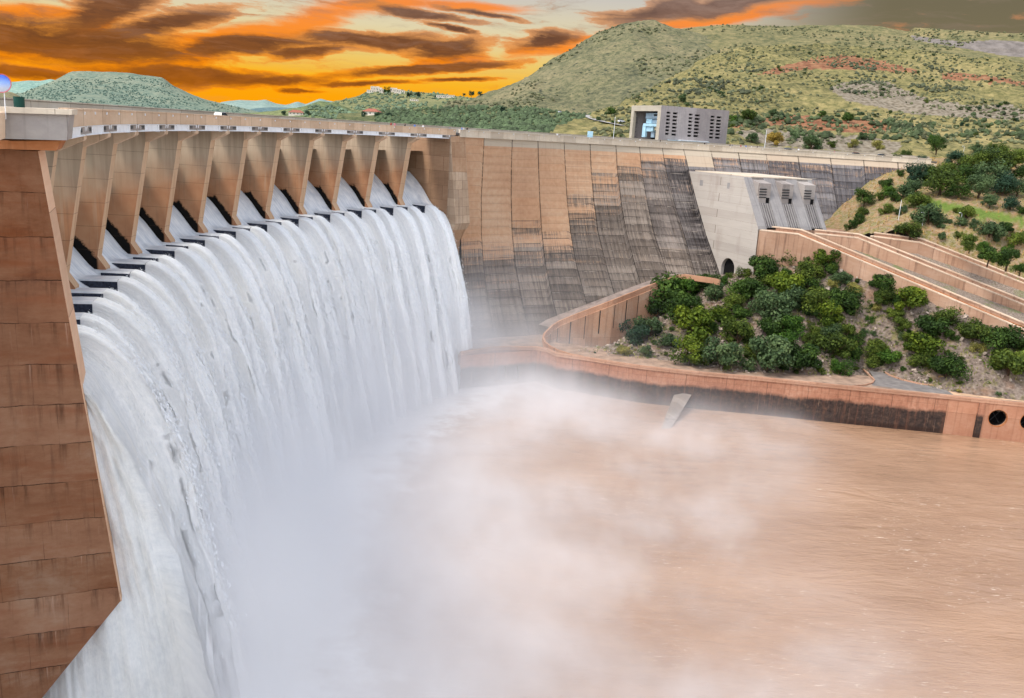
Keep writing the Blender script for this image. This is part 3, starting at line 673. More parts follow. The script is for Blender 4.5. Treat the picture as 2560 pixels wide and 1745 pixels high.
M_cap = concrete('flume_coping', (184, 156, 130), (200, 176, 152), (210, 190, 168), br=(3, 40), streak=.3, axes='pos', drk=(120, 98, 80))
def flume(X, Y, deep, label):
    t = empty('flume', X[0], 0, label, 'flume', 'flumes running down from the intake block')
    n = len(X)
    def slab(A, B, za, zb_):
        V = []; zz = za
        for k in range(n):
            za = zz[k] if isinstance(zz, list) else zz; V += [(A[k][0], A[k][1], A[k][2]+za), (B[k][0], B[k][1], B[k][2]+za), (B[k][0], B[k][1], B[k][2]+zb_), (A[k][0], A[k][1], A[k][2]+zb_)]
        F = [(4*k+j, 4*k+(j+1) % 4, 4*k+4+(j+1) % 4, 4*k+4+j) for k in range(n-1) for j in range(4)]+[(3, 2, 1, 0), (4*n-4, 4*n-3, 4*n-2, 4*n-1)]
        return V, F
    def off(A, B, w):   # points w metres from A towards B
        return [A[k]+(B[k]-A[k])*np.array([1, 1, .999])*min(.4, w/max(.3, np.linalg.norm((B[k]-A[k])[:2]))) for k in range(n)]
    put('front_wall', MB().add(*slab(X, off(X, Y, .45), deep, -.3)).me('front_wall'), M_flume, t)
    put('rear_wall', MB().add(*slab(off(Y, X, .45), Y, -4.5, -.3)).me('rear_wall'), M_flume, t)
    put('coping', MB().add(*slab([x+np.array([0, -.08, 0]) for x in X], off(X, Y, .6), -.3, 0)).me('coping'), M_cap, t)
    put('coping', MB().add(*slab(off(Y, X, .6), [y+np.array([0, .06, 0]) for y in Y], -.3, 0)).me('coping'), M_cap, t)
    put('channel_floor', MB().add(*slab(off(X, Y, .46), off(Y, X, .46), -2.2, -1.2)).me('channel_floor'), M_orange, t)
def beside(L_, w_, dz_):       # the rear wall runs parallel, w_ metres uphill
    R_ = []
    for k in range(4):
        d = (L_[min(k+1, 3)]-L_[max(k-1, 0)])[:2]; d = d/np.hypot(*d); R_.append(L_[k]+np.array([-d[1]*w_, d[0]*w_, dz_]))
    return R_
FA2 = beside(FA, 4.6, 1.2); FB2 = beside(FB, 4.2, 1.); FC2 = beside(FC, 4.2, 1.)
flume(FA, FA2, [-13, -13, -13, -13], 'nearest flume with the tall peach retaining wall above the bushes')
flume(FB, FB2, [-4.8, -4.4, -2.9, -2.9], 'middle flume between two grey gravel strips')
flume(FC, FC2, [-4.6, -4.2, -2.9, -2.9], 'farthest flume along the foot of the dry grassy slope')
def gravel_mat():
    n = N('grey_gravel', .95, .1); p = n.pos(); a = n.noise(p, 2.2, 5, .7); b = n.noise(p, .25, 3)
    n.col(n.mix(n.mr(b, .52, .66, 0, .6), n.ramp(a, [(.3, (92, 80, 70)), (.5, (128, 114, 102)), (.7, (160, 146, 132))]), (96, 112, 52))); n.bump(a, .25, .8); return n.m
M_gravel = gravel_mat()
def nearest(L_, P):
    best = None
    for a, b in zip(L_[:-1], L_[1:]):
        u = (b-a)[:2]; t = float(np.clip(((P-a)[:2]@u)/(u@u), 0, 1)); Q = a+(b-a)*t; d = np.hypot(*(Q-P)[:2])
        if best is None or d < best[0]: best = (d, Q)
    return best[1]
def strip(A, B, da, db, label):
    V = []; n = len(B); rr = 0
    for k in range(n-1):
        for j in range(16):
            f = j/16; b = B[k]+(B[k+1]-B[k])*f; a = nearest(A, b); d_ = db[k]+(db[k+1]-db[k])*f; rr += 1
            za, zb_ = a[2]-da, b[2]-d_
            for q in (-.04, .25, .5, .75, 1.04): V.append((a[0]+(b[0]-a[0])*q, a[1]+(b[1]-a[1])*q, za+(zb_-za)*q+.12*noise.noise((rr*.7, q*5, 0))))
    o = put('gravel_strip', mesh('gravel_strip', V, grid((n-1)*16, 5), True), M_gravel); tag(o, label, 'gravel strip', kind='structure')
strip(FA2, FB, .35, [4.2, 3.8, 2.3, 2.3], 'grey gravel strip between the nearest and the middle flume')
strip(FB2, FC, .35, [4, 3.6, 2.3, 2.3], 'grey gravel strip between the middle and the farthest flume')

# --- intake block
TL, BM = onrad(*z4(718, 655), 18.19), onrad(*z4(1280, 1110), 18.19)
TM = onrad(*z4(1160, 687), 18.19); BOT = onrad(*z4(1265, 1330), 18.19)
hl = math.atan2(*(BM-TL)[:2][::-1]); u1 = np.array([cos(hl), sin(hl), 0])       # outwards along the left face
hf = hl+pi/2; u2 = np.array([cos(hf), sin(hf), 0])                                # along the front, to the right
TOPZ = -9.6
def s_(P): return float((P-TL)@u1)
sT, sB = s_(TM), s_(BM); ZB = BM[2]
TR = onv(*z4(1700, 702), TM, u2); wdt = float((TR-TM)@u2)+.5
ib = empty('intake_block', (TL[0], TL[1], -40), 0, 'pale concrete intake block on the dam face with three grooved bays and an arched tunnel', 'intake block')
def I3(s, w, z): return tuple(TL+u1*s+u2*w+np.array([0, 0, z-TL[2]]))
M_side = concrete('intake_sunlit_side_concrete', (158, 150, 142), (172, 164, 155), (184, 176, 166), br=(9, 2.6), streak=.4, axes='pos', drk=(128, 110, 98), line=.02, bc=.93)  # paler copy for the left face: sunlight painted into the concrete colour
M_front = concrete('intake_shaded_front_concrete', (126, 122, 122), (142, 138, 136), (156, 152, 148), br=(20, 6), streak=.7, axes='pos', drk=(84, 82, 86), line=.01)  # darker copy for the front: shade painted in, besides the run-off streaks
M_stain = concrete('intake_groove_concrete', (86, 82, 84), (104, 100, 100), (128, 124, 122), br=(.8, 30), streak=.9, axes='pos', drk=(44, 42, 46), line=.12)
# left face with tunnel mouth and two small recesses: 2-D coords (s, z)
def on_face(px, py): X = onrad(px, py, 18.19); return s_(X), X[2]
GZ = BOT[2]-3
face = [(-6, TOPZ), (sT, TOPZ), (sB, ZB), (sB+.4, GZ-9), (-6, GZ-9)]
c0 = on_face(*z4(1035, 1400)); cw = abs(on_face(*z4(1088, 1400))[0]-on_face(*z4(980, 1400))[0])/2
ct = on_face(*z4(1030, 1340))[1]
r_ = cw; tun = [(c0[0]+r_*cos(a), ct-r_+r_*sin(a)) for a in np.linspace(0, pi, 15)]+[(c0[0]-r_, ct-r_-5), (c0[0]+r_, ct-r_-5)]
tun = [(a, max(b, GZ-8)) for a, b in tun]
w1 = on_face(*z4(820, 735)); w2 = on_face(*z4(1038, 757))
V, F, VB, FB_ = holed(face, [tun, rect(w1[0]-.9, w1[0]+.9, w1[1]-.95, w1[1]+.95), rect(w2[0]-.7, w2[0]+.7, w2[1]-.95, w2[1]+.95)], lambda s, z, w: I3(s, w*(3 if z < -25 else 1), z), .5)
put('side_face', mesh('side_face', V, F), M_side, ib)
put('opening_back', mesh('opening_back', VB, FB_[1:]), plain('recess_brown', (66, 52, 44), .9), ib)
m = MB(); tn = [I3(s, 1.2, z) for s, z in tun]; put('tunnel_mouth', MB().prism(tn, [I3(s, 1.6, z) for s, z in tun]).me('tunnel_mouth'), M_black, ib)
# stepped front: three bays; each has an upper recess with louvres, a lower fluted groove
m = MB(); bays = []
wb = wdt/3.05
ZL1 = TOPZ-(TOPZ-ZB)*.5
def sf(z): return sT+(sB-sT)*(TOPZ-z)/(TOPZ-ZB)           # battered front line
def frontbox(w0, w1_, za, zb_, inset): 
    return m.prism([I3(0, w0, zb_), I3(sf(zb_)-inset, w0, zb_), I3(sf(za)-inset, w0, za), I3(0, w0, za)], [I3(0, w1_, zb_), I3(sf(zb_)-inset, w1_, zb_), I3(sf(za)-inset, w1_, za), I3(0, w1_, za)])
edges = [.02]
for k in range(3):
    b0 = wb*k+wb*.36; b1 = wb*k+wb*.86
    frontbox(edges[-1], b0, TOPZ-.02, ZB, 0); edges.append(b1); bays.append((b0, b1))
frontbox(edges[-1], wdt, TOPZ-.02, ZB, 0)
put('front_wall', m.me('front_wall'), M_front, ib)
for b0, b1 in bays:
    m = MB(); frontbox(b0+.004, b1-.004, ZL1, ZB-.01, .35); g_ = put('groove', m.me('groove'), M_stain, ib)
    m = MB()
    for q in range(5):
        y = b0+(b1-b0)*(q+.5)/5; m.prism([I3(sf(ZL1)-.5, y-.13, ZL1), I3(sf(ZB)-.5, y-.13, ZB), I3(sf(ZB)-.02, y-.13, ZB), I3(sf(ZL1)-.02, y-.13, ZL1)], [I3(sf(ZL1)-.5, y+.13, ZL1), I3(sf(ZB)-.5, y+.13, ZB), I3(sf(ZB)-.02, y+.13, ZB), I3(sf(ZL1)-.02, y+.13, ZL1)])
    put('rib', m.me('rib'), M_front, g_)
    m = MB(); A = [I3(0, b0+.004, ZL1+.005), I3(sf(ZL1)-.6, b0+.004, ZL1+.005), I3(sf(ZL1)-.8, b0+.004, TOPZ-1.5), I3(sf(TOPZ)-.1, b0+.004, TOPZ-.6), I3(sf(TOPZ)-.1, b0+.004, TOPZ-.03), I3(0, b0+.004, TOPZ-.03)]
    m.prism(A, [tuple(np.array(p)+u2*(b1-b0-.008)) for p in A]); put('recess_wall', m.me('recess_wall'), M_grey, ib)
    m = MB()
    for q in range(4):
        z = TOPZ-3.1-q*.85; m.prism([I3(sf(ZL1)-.8, b0+.1, z), I3(sf(ZL1)-.25, b0+.1, z-.1), I3(sf(ZL1)-.8, b0+.1, z-.42)], [I3(sf(ZL1)-.8, b0+(b1-b0)*.62, z), I3(sf(ZL1)-.25, b0+(b1-b0)*.62, z-.1), I3(sf(ZL1)-.8, b0+(b1-b0)*.62, z-.42)])
    put('louvre', m.me('louvre'), M_dark, ib)
    m = MB(); m.prism([I3(sf(ZL1)-.75, b0+(b1-b0)*.66, ZL1+.02), I3(sf(ZL1)-.5, b0+(b1-b0)*.66, ZL1+.02), I3(sf(ZL1)-.5, b0+(b1-b0)*.66, ZL1+1.7), I3(sf(ZL1)-.75, b0+(b1-b0)*.66, ZL1+1.7)],
                      [I3(sf(ZL1)-.75, b0+(b1-b0)*.92, ZL1+.02), I3(sf(ZL1)-.5, b0+(b1-b0)*.92, ZL1+.02), I3(sf(ZL1)-.5, b0+(b1-b0)*.92, ZL1+1.7), I3(sf(ZL1)-.75, b0+(b1-b0)*.92, ZL1+1.7)])
    put('doorway', m.me('doorway'), M_black, ib)
    m = MB(); m.prism([I3(sf(ZB)-.3, b0+.1, ZB+.02), I3(sf(ZB)+.06, b0+.1, ZB+.02), I3(sf(ZB)+.02, b0+.1, ZB+.55)], [I3(sf(ZB)-.3, b1-.1, ZB+.02), I3(sf(ZB)+.06, b1-.1, ZB+.02), I3(sf(ZB)+.02, b1-.1, ZB+.55)]); put('outlet_slot', m.me('outlet_slot'), M_black, ib)
m = MB(); A = [(-9, TOPZ-.01), (sT+.1, TOPZ-.01), (sT+.1, TOPZ+.3), (-9, TOPZ+.3)]
m.prism([I3(s, wb*.3, z) for s, z in A], [I3(s, wdt+.2, z) for s, z in A]); put('roof_slab', m.me('roof_slab'), M_trim, ib)
m = MB(); m.prism([I3(0, 1.7, ZB-.05), I3(sB+.02, 1.7, ZB-.05), I3(sB+.4, 1.7, GZ-9), I3(0, 1.7, GZ-9)], [I3(0, wdt+8, ZB-.05), I3(sB+.02, wdt+8, ZB-.05), I3(sB+.4, wdt+8, GZ-9), I3(0, wdt+8, GZ-9)]); put('plinth', m.me('plinth'), M_flume, ib)

# --- river wall, hairpin terrace and ramp
PZ = TZ
wpx = [z6(-160, 760), z6(100, 722), z6(245, 715), z6(470, 717), z6(560, 735), z6(640, 770), z6(860, 800), (1540, 904), (1616, 915), (1760, 930), (1900, 942), (2125, 964.5), (2374, 988), (2560, 1007), (2760, 1028)]
WP = [onz(x, y, PZ) for x, y in wpx]
def rw_mat():
    n = N('river_wall_concrete', .9, .2); p = n.pos(); s = n.sep(p); u = n.comb(n.math('ADD', s[0], n.math('MULTIPLY', s[1], -.3)), s[2], 0.)
    med = n.noise(u, .9, 6, .65); st = n.noise(n.map(u, (1.2, .08, 1)), 1., 5, .65); big = n.noise(u, .12, 4)
    c = n.ramp(n.math('ADD', n.math('MULTIPLY', big, .5), n.math('MULTIPLY', med, .5)), [(.35, (146, 100, 78)), (.5, (166, 118, 94)), (.65, (180, 138, 114))])
    dk = n.ramp(med, [(.3, (34, 28, 28)), (.5, (58, 48, 44)), (.72, (92, 70, 56))])
    hgt = n.math('ADD', s[2], n.math('ADD', n.math('MULTIPLY', n.math('SUBTRACT', st, .5), 1.2), n.math('MULTIPLY', n.math('SUBTRACT', big, .5), 3.)))
    c = n.mix(n.mr(hgt, -64.6, -63.6, 1, 0), c, dk); c = n.mix(n.mr(s[2], -69.2, -68.4, .6, 0), c, (44, 28, 22))
    b = n.brick(u, 11., 30, .06); c = n.mix(n.math('MULTIPLY', b['Fac'], .75), c, (36, 28, 26)); c = n.mix(n.mr(st, .5, .7, 0, .6), c, (104, 70, 54)); c = n.mix(n.mr(n.noise(n.map(u, (2.6, .1, 1)), 1., 5, .7), .6, .74, 0, .5), c, (198, 164, 140))
    b2 = n.brick(n.map(u, (1, 1, 1), (0, 62.2, 0)), 40., 2.2, .03); c = n.mix(n.math('MULTIPLY', b2['Fac'], .5), c, (60, 44, 38))
    n.col(c); n.bump(med, .06, .4); return n.m
M_rw = rw_mat()
rw = empty('river_wall', WP[9], 0, 'long orange stained retaining wall along the river with two round outlets', 'retaining wall')
put('wall_face', MB().add(*wall_path(WP[3:13], (0, 1.1), WZ-6, PZ-1.0)).me('wall_face'), M_rw, rw)
put('parapet', MB().add(*wall_path(WP, (-.22, .35), PZ-1.05, PZ)).me('parapet'), M_peach, rw)
put('parapet_base', MB().add(*wall_path(WP[:4], (0, 1.1), PZ-4, PZ-1.0)).me('parapet_base'), M_rw, rw)
# right-hand stretch with the two round outlets
a_, b_ = WP[12], WP[14]; uu = (b_-a_); LN = math.hypot(*uu[:2]); uu = uu/LN; nn_ = np.array([-uu[1], uu[0], 0])
def R3(u, v, w): return tuple(a_+uu*u+nn_*w+np.array([0, 0, v-a_[2]]))
def onwall(px, py): X = onv(px, py, a_, uu); return float((X-a_)@uu), X[2]
h1 = onwall(*z7(2010, 1412)); h2 = onwall(*z7(2262, 1440)); hr = abs(onwall(*z7(2085, 1412))[0]-onwall(*z7(1935, 1412))[0])/2
V, F, VB, FB_ = holed(rect(.01, LN, WZ-4, PZ-1.0), [circ(*h1, hr), circ(*h2, hr)], R3, 1.0)
put('outlet_wall', mesh('outlet_wall', V, F), concrete('outlet_wall_concrete', (164, 114, 88), (180, 132, 106), (192, 150, 124), br=(30, 8), streak=.5, axes='pos', drk=(96, 62, 46)), rw)
for h in (h1, h2):
    m = MB(); ring_v = []
    p1 = [R3(h[0]+hr*1.0*cos(t), h[1]+hr*sin(t), 1.0) for t in np.linspace(0, 2*pi, 28, False)]; p2 = [R3(h[0]+hr*.95*cos(t), h[1]+hr*.95*sin(t), 4.) for t in np.linspace(0, 2*pi, 28, False)]
    n_ = 28; m.add(p1+p2, [(j, (j+1) % n_, n_+(j+1) % n_, n_+j) for j in range(n_)]+[tuple(range(n_, 2*n_))]); o_ = put('round_outlet', m.me('round_outlet'), M_black, rw)
    m = MB(); rr = np.linspace(0, 2*pi, 28, False); P0 = [R3(h[0]+hr*1.06*cos(t), h[1]+hr*1.06*sin(t), -.06) for t in rr]; P1 = [R3(h[0]+hr*.99*cos(t), h[1]+hr*.99*sin(t), -.06) for t in rr]; P2 = [R3(h[0]+hr*.99*cos(t), h[1]+hr*.99*sin(t), .5) for t in rr]
    m.add(P0+P1+P2, [(j, (j+1) % n_, n_+(j+1) % n_, n_+j) for j in range(n_)]+[(n_+j, n_+(j+1) % n_, 2*n_+(j+1) % n_, 2*n_+j) for j in range(n_)]); put('rim', m.me('rim'), M_orange, o_)
    for q in range(5):   # spoke bars of the outlet screen
        t = q*pi/5+.3; m = MB().tube([R3(h[0]-hr*cos(t), h[1]-hr*sin(t), 2.2), R3(h[0]+hr*cos(t), h[1]+hr*sin(t), 2.2)], .07, 5)
        if q in (1, 3): put('bar', m.me('bar'), M_dark, o_)
m = MB()
for px in (1925, 2455):
    X = onwall(px, 1020)[0]
    if px > 2000: m.box(X-1, X+.6, -.35, 0, WZ-2, PZ-1.06, Matrix(((uu[0], nn_[0], 0, a_[0]), (uu[1], nn_[1], 0, a_[1]), (0, 0, 1, 0), (0, 0, 0, 1))))
put('pilaster', m.me('pilaster'), M_rw, rw)
# old powerhouse front with arched openings, left of the hairpin
a2, b2 = WP[0], WP[3]; u3 = (b2-a2); L3_ = math.hypot(*u3[:2]); u3 = u3/L3_; n3 = np.array([-u3[1], u3[0], 0])
def Q3(u, v, w): return tuple(a2+u3*u+n3*(w-.25)+np.array([0, 0, v-a2[2]]))
def on2(px, py): X = onv(px, py, a2, u3); return float((X-a2)@u3), X[2]
ho = []
for cx in (180, 282):
    c = on2(*z6(cx, 905)); ho.append([(c[0]+1.5*cos(t), c[1]-.3+1.5*sin(t)) for t in np.linspace(0, pi, 12)]+[(c[0]-1.5, c[1]-3.4), (c[0]+1.5, c[1]-3.4)])
V, F, VB, FB_ = holed(rect(0, L3_, WZ-4, PZ-1.06), ho, Q3, 1.1)
put('arcade_wall', mesh('arcade_wall', V, F), M_rw, rw); put('arch_back', mesh('arch_back', VB, FB_), M_black, rw)
# sloping buttress in the mist and its wedge
t_ = onz(1714, 978, -66.); b0_ = onz(1652, 1072, WZ); k = np.array([0, 2.5, 0])
bt = np.array([t_[0], t_[1], -65.5]); wv_ = np.array([2.6, .6, 0])
sbm = MB().prism([tuple(b0_+np.array([0, 0, -1.])), tuple(b0_), tuple(bt), tuple(bt+np.array([-1, 6, 0])), tuple(bt+np.array([-1, 6, -6]))], [tuple(b0_+wv_+np.array([0, 0, -1.])), tuple(b0_+wv_), tuple(bt+wv_), tuple(bt+wv_+np.array([-1, 6, 0])), tuple(bt+wv_+np.array([-1, 6, -6]))])
sb = put('sloping_buttress', sbm.me('sloping_buttress'), concrete('wet_grey_concrete', (112, 104, 98), (128, 118, 110), (142, 132, 122), br=(3, 3), streak=.5, axes='pos', drk=(70, 62, 58))); tag(sb, 'pale sloping concrete buttress rising from the misty river to the wall', 'buttress')
# ramp along the dam foot
RPX = [((1990, 165), -40.3), ((1940, 150), -40.3), ((1700, 116), -41.0), ((1640, 125), -41.6), ((1400, 210), -44.3), ((1100, 330), -48.2), ((760, 460), -53.2), ((660, 502), -54.8), ((600, 540), -55.9), ((566, 575), -56.6), ((535, 605), -57.3), ((524, 640), -57.9), ((540, 675), -58.4), ((580, 710), -58.8), ((650, 745), -59.1), ((760, 778), -59.3), ((860, 796), PZ-.05)]
RQ = [onz(*z6(*p), z) for p, z in RPX]
def road_in(P):      # matching point at the dam foot
    i = idx(P); z = P[2]-.9; return np.array(rad(i, max(damoff(i, z)-.6, RP-math.hypot(P[0]-CX, P[1]-CY)-5.5), z))
V = []
for P in RQ[1:9]:
    Q = road_in(P); V += [(P[0], P[1], P[2]-.9), tuple(Q)]
n_ = len(V)//2
rm = put('ramp', mesh('ramp', V, grid(n_, 2)), plain('ramp_concrete', (132, 118, 110), .9, .15, .4)); tag(rm, 'narrow concrete ramp climbing along the foot of the dam', 'ramp', kind='structure')
rwl = empty('ramp_wall', RQ[6], 0, 'curved hairpin wall carrying the ramp, orange parapet over dark-jointed panels', 'retaining wall')
put('parapet', MB().add(*wall_path(RQ, (-.25, .3), [p[2]-1.7 for p in RQ], [p[2] for p in RQ])).me('parapet'), concrete('ramp_parapet_concrete', (166, 118, 92), (180, 136, 108), (192, 154, 128), br=(6, 40), streak=.4, axes='pos', drk=(110, 76, 58)), rwl)
put('panel_wall', MB().add(*wall_path(RQ[3:15], (.0, .6), [max(p[2]-14, -66) for p in RQ[3:15]], [p[2]-1.65 for p in RQ[3:15]])).me('panel_wall'), concrete('ramp_panel_concrete', (166, 120, 92), (180, 140, 112), (186, 158, 136), br=(4.6, 60), streak=.5, axes='pos', drk=(96, 78, 68), line=.035), rwl)
# dark open joints between the panels
cum = [0.]
for p, q in zip(RQ[3:15], RQ[4:15]): cum.append(cum[-1]+math.hypot(*(q-p)[:2]))
for s_j in np.arange(3., cum[-1]-6, 4.6):
    k = max(q for q in range(len(cum)) if cum[q] <= s_j); k = min(k, len(cum)-2); A_, B_ = RQ[3+k], RQ[4+k]; f = (s_j-cum[k])/(cum[k+1]-cum[k]); X = A_+(B_-A_)*f; d = (B_-A_)[:2]; d = d/np.hypot(*d)
    w_ = .16 if int(s_j) % 3 == 0 else .09
    M_ = Matrix(((d[0], -d[1], 0, X[0]), (d[1], d[0], 0, X[1]), (0, 0, 1, 0), (0, 0, 0, 1)))
    m = MB(); m.box(-w_, w_, -.05, .65, X[2]-9, X[2]-1.72, M_); put('joint', m.me('joint'), M_black, rwl)
# terrace floor
inn = [np.array([p[0]+.5, p[1]+17, 0]) for p in WP[5:]]
V = [(p[0], p[1], PZ-.95) for p in WP]+[(p[0], p[1], PZ-.95) for p in reversed(inn)]+[(12, 292, PZ-.95), (-14, 284, PZ-.95), (-26, 262, PZ-.95)]
tr = put('terrace', mesh('terrace', V, tess(V)), plain('terrace_pavement', (146, 122, 104), .92, .18, .35)); tag(tr, 'pinkish grey paved terrace behind the river wall', 'terrace', kind='structure')
def kerb(px, label):
    P = [onz(*z7(a, b), PZ-.75) for a, b in px]
    o = put('kerb', MB().add(*wall_path(P, (-.18, .18), PZ-.96, PZ-.62)).me('kerb'), M_peach); tag(o, label, 'kerb', kind='structure')
kerb([(945, 1022), (990, 1065), (1032, 1108), (1018, 1130), (960, 1148), (860, 1155)], 'hooked pale kerb on the left of the terrace roadway')
kerb([(975, 1024), (1100, 1034), (1150, 1068), (1250, 1104), (1400, 1138), (1560, 1158)], 'curved pale kerb on the right of the terrace roadway')
V = [tuple(onz(*z7(a, b), PZ-.94)) for a, b in [(985, 1028), (1095, 1038), (1150, 1075), (1250, 1112), (1400, 1146), (1560, 1162), (1660, 1225), (1300, 1190), (1010, 1150), (1040, 1108)]]
tag(put('roadway', mesh('roadway', V, tess(V)), plain('terrace_asphalt', (118, 112, 108), .9, .12, .5)), 'grey roadway apron on the terrace between two kerbs', 'roadway', kind='structure')
V = [tuple(onz(*z7(a, b), PZ-.936)) for a, b in [(1580, 1166), (2218, 1215), (2300, 1290), (1660, 1226)]]
tag(put('paving', mesh('paving', V, tess(V)), concrete('pale_paving', (186, 148, 116), (198, 164, 134), (206, 178, 150), br=(4, 30), streak=.2, axes='pos', drk=(130, 100, 80), line=.06)), 'pale square paving slabs at the right end of the terrace', 'paving', kind='structure')
def lowbox(pts, label):
    A = [onz(*z7(a, b), PZ-.9) for a, b in pts]; B = [a+np.array([.4, 3.2, 0]) for a in A]
    lo = A+B[::-1]; m = MB().prism([(p[0], p[1], PZ-1.) for p in lo], [(p[0], p[1], PZ+.35) for p in lo])
    o = put('plinth', m.me('plinth'), M_grey); tag(o, label, 'concrete plinth')
lowbox([(1562, 1158), (1950, 1188)], 'low grey concrete plinth beside the kerb under the yellow railing')
lowbox([(1978, 1188), (2330, 1216)], 'low grey concrete plinth at the right edge of the terrace')
rail = MB(); P0 = [onz(*z7(a, b), PZ+.4) for a, b in [(1540, 1108), (1710, 1122), (1975, 1148), (2218, 1170), (2330, 1180)]]
rl = empty('railing', P0[0], 0, 'yellow pipe railing along the concrete plinths on the terrace', 'railing'); M_yel = plain('yellow_paint', (206, 160, 72), .6)
for h in (.55, 1.1): put('rail', MB().tube([tuple(p+np.array([0, 0, h])) for p in P0], .06, 5).me('rail'), M_yel, rl)
for k in range(len(P0)-1):
    for f in (0, .5):
        p = P0[k]+(P0[k+1]-P0[k])*f; put('post', MB().tube([tuple(p), tuple(p+np.array([0, 0, 1.12]))], .06, 5).me('post'), M_yel, rl)
p = onz(*z7(1458, 1070), PZ-.9); o = put('marker_post', MB().tube([tuple(p), tuple(p+np.array([.2, 0, 2.2])), ], .09, 6).me('marker_post'), M_yel); tag(o, 'slim yellow marker post at the edge of the bushes on the terrace', 'post')

# ------------------------------------------------------------ bank terrain
class RBF:
    def __init__(s, P, sm=.02):
        s.c = np.array(P, float)[:, :2]; z = np.array(P, float)[:, 2]; n = len(z)
        d = np.hypot(*(s.c[:, None]-s.c[None]).transpose(2, 0, 1)); K = d+np.eye(n)*sm
        A = np.zeros((n+3, n+3)); A[:n, :n] = K; A[:n, n] = 1; A[:n, n+1:] = s.c; A[n:, :n] = A[:n, n:].T
        s.w = np.linalg.solve(A, np.concatenate([z, np.zeros(3)]))
    def __call__(s, x, y):
        x = np.atleast_1d(x); y = np.atleast_1d(y); d = np.hypot(x[:, None]-s.c[:, 0], y[:, None]-s.c[:, 1]); n = len(s.c)
        return d@s.w[:n]+s.w[n]+s.w[n+1]*x+s.w[n+2]*y
def PZt(px, py, z): return tuple(onz(px, py, z))
cA = []
G0 = PZ-.8
for a, b in [(800, 762), (1150, 775), (1600, 832), (1950, 912)]: cA.append(PZt(*z6(a, b), G0))
for (a, b), z in [((340, 1042), G0), ((600, 1062), G0), ((950, 1012), G0+.3), ((1120, 1032), G0+.5), ((1500, 1082), G0+1.8), ((2218, 1092), G0+4.6)]: cA.append(PZt(*z7(a, b), z))
for p in WP[5:]: cA.append((p[0]+.8, p[1]+2.4, PZ-3.2))
cA += [PZt(*z6(1000, 600), -62), PZt(*z6(1000, 720), -63.5), PZt(*z6(1350, 360), -57), PZt(*z6(1640, 200), -48), PZt(*z6(1950, 190), -43.), PZt(*z4(1030, 1452), -41.2), PZt(*z4(1225, 1440), -39.5)]
for q in [(240, 195), (750, 222), (1100, 335), (1450, 485), (1700, 565), (2218, 745)]:
    X = onv(*z7(*q), FA[1], (FA[2]-FA[1])[:2]/np.linalg.norm((FA[2]-FA[1])[:2])); cA.append((X[0], X[1], X[2]+.3)); cA.append((X[0]+2, X[1]+6, X[2]+.1))
for q in [(1400, 300), (1700, 500), (1900, 700), (1300, 560)]: pass
hA = RBF(cA, .3)
def zA(x, y): return hA(x, y)
cB = []
for A_, dz_ in ((FC2, -.5),):
    for k in (0, 1, 2, 3): cB.append((A_[k][0]+.3, A_[k][1]+.8, A_[k][2]+dz_))
    for f in (.25, .5, .75): X = A_[1]+(A_[2]-A_[1])*f; cB.append((X[0]+.3, X[1]+.8, X[2]+dz_))
cB += [tuple(rad(24.2, .5, -4.5)), tuple(rad(23.4, 4.6, -9.5)), tuple(rad(22.6, 11., -18.)), tuple(rad(21.8, 17, -26)), tuple(rad(21., 19, -29)), tuple(rad(20., 20, -31)), tuple(rad(19.3, 20, -31)), tuple(rad(23.2, 2, -12.)), tuple(rad(22.2, 6, -22.)), tuple(atd(2330, 500, 322)), tuple(atd(2450, 545, 308)), tuple(atd(2560, 545, 318)), tuple(atd(2700, 560, 318)), tuple(atd(2560, 605, 300)), tuple(atd(2560, 660, 292)), tuple(atd(2330, 402, 378)),
       tuple(atd(2240, 425, 365)), tuple(atd(2300, 470, 340)), tuple(atd(2560, 520, 335)), tuple(atd(2400, 400, 395)), tuple(atd(2600, 420, 400)), tuple(atd(2800, 440, 400)), tuple(atd(2260, 560, 308)), tuple(atd(2400, 590, 296)), tuple(atd(2200, 600, 302))]
cB += [(x, 470, -1) for x in (60, 130, 200, 270, 340)]+[(20, 440, -6), (100, 400, -5), (60, 370, -8), (10, 400, -9)]
hB = RBF(cB, .3)
def bank_mat(name, rocky):
    n = N(name, .95, .1); p = n.pos(); a = n.noise(p, .9, 7, .72); b = n.noise(p, .12, 4, .6); c_ = n.voro(p, 1.1); g2 = n.noise(p, .35, 5, .65, .5)
    if rocky:
        c = n.ramp(n.math('ADD', n.math('MULTIPLY', a, .6), n.math('MULTIPLY', c_, .3)), [(.3, (84, 74, 66)), (.45, (116, 102, 92)), (.6, (140, 126, 114)), (.75, (164, 150, 136))])
        c = n.mix(n.mr(g2, .52, .68, 0, .75), c, n.ramp(a, [(.3, (86, 84, 46)), (.7, (142, 132, 82))])); c = n.mix(n.mr(b, .55, .7, 0, .5), c, (140, 104, 80))
    else:
        c = n.ramp(n.math('ADD', n.math('MULTIPLY', a, .6), n.math('MULTIPLY', b, .4)), [(.32, (98, 78, 56)), (.48, (140, 112, 80)), (.62, (158, 132, 94))])
        c = n.mix(n.mr(g2, .44, .58, 0, .85), c, n.ramp(a, [(.3, (82, 86, 44)), (.7, (132, 126, 72))])); c = n.mix(n.mr(n.math('ADD', c_, a), .9, 1.2, 0, .4), c, (150, 134, 120))
        c = n.mix(n.attr('lawn'), c, n.ramp(g2, [(.3, (84, 102, 44)), (.7, (108, 124, 58))]))
    n.col(c); n.bump(n.math('ADD', a, n.math('MULTIPLY', c_, .5)), .5, .9); return n.m
def in_tri(P, poly): return inpoly(P[0], P[1], poly)
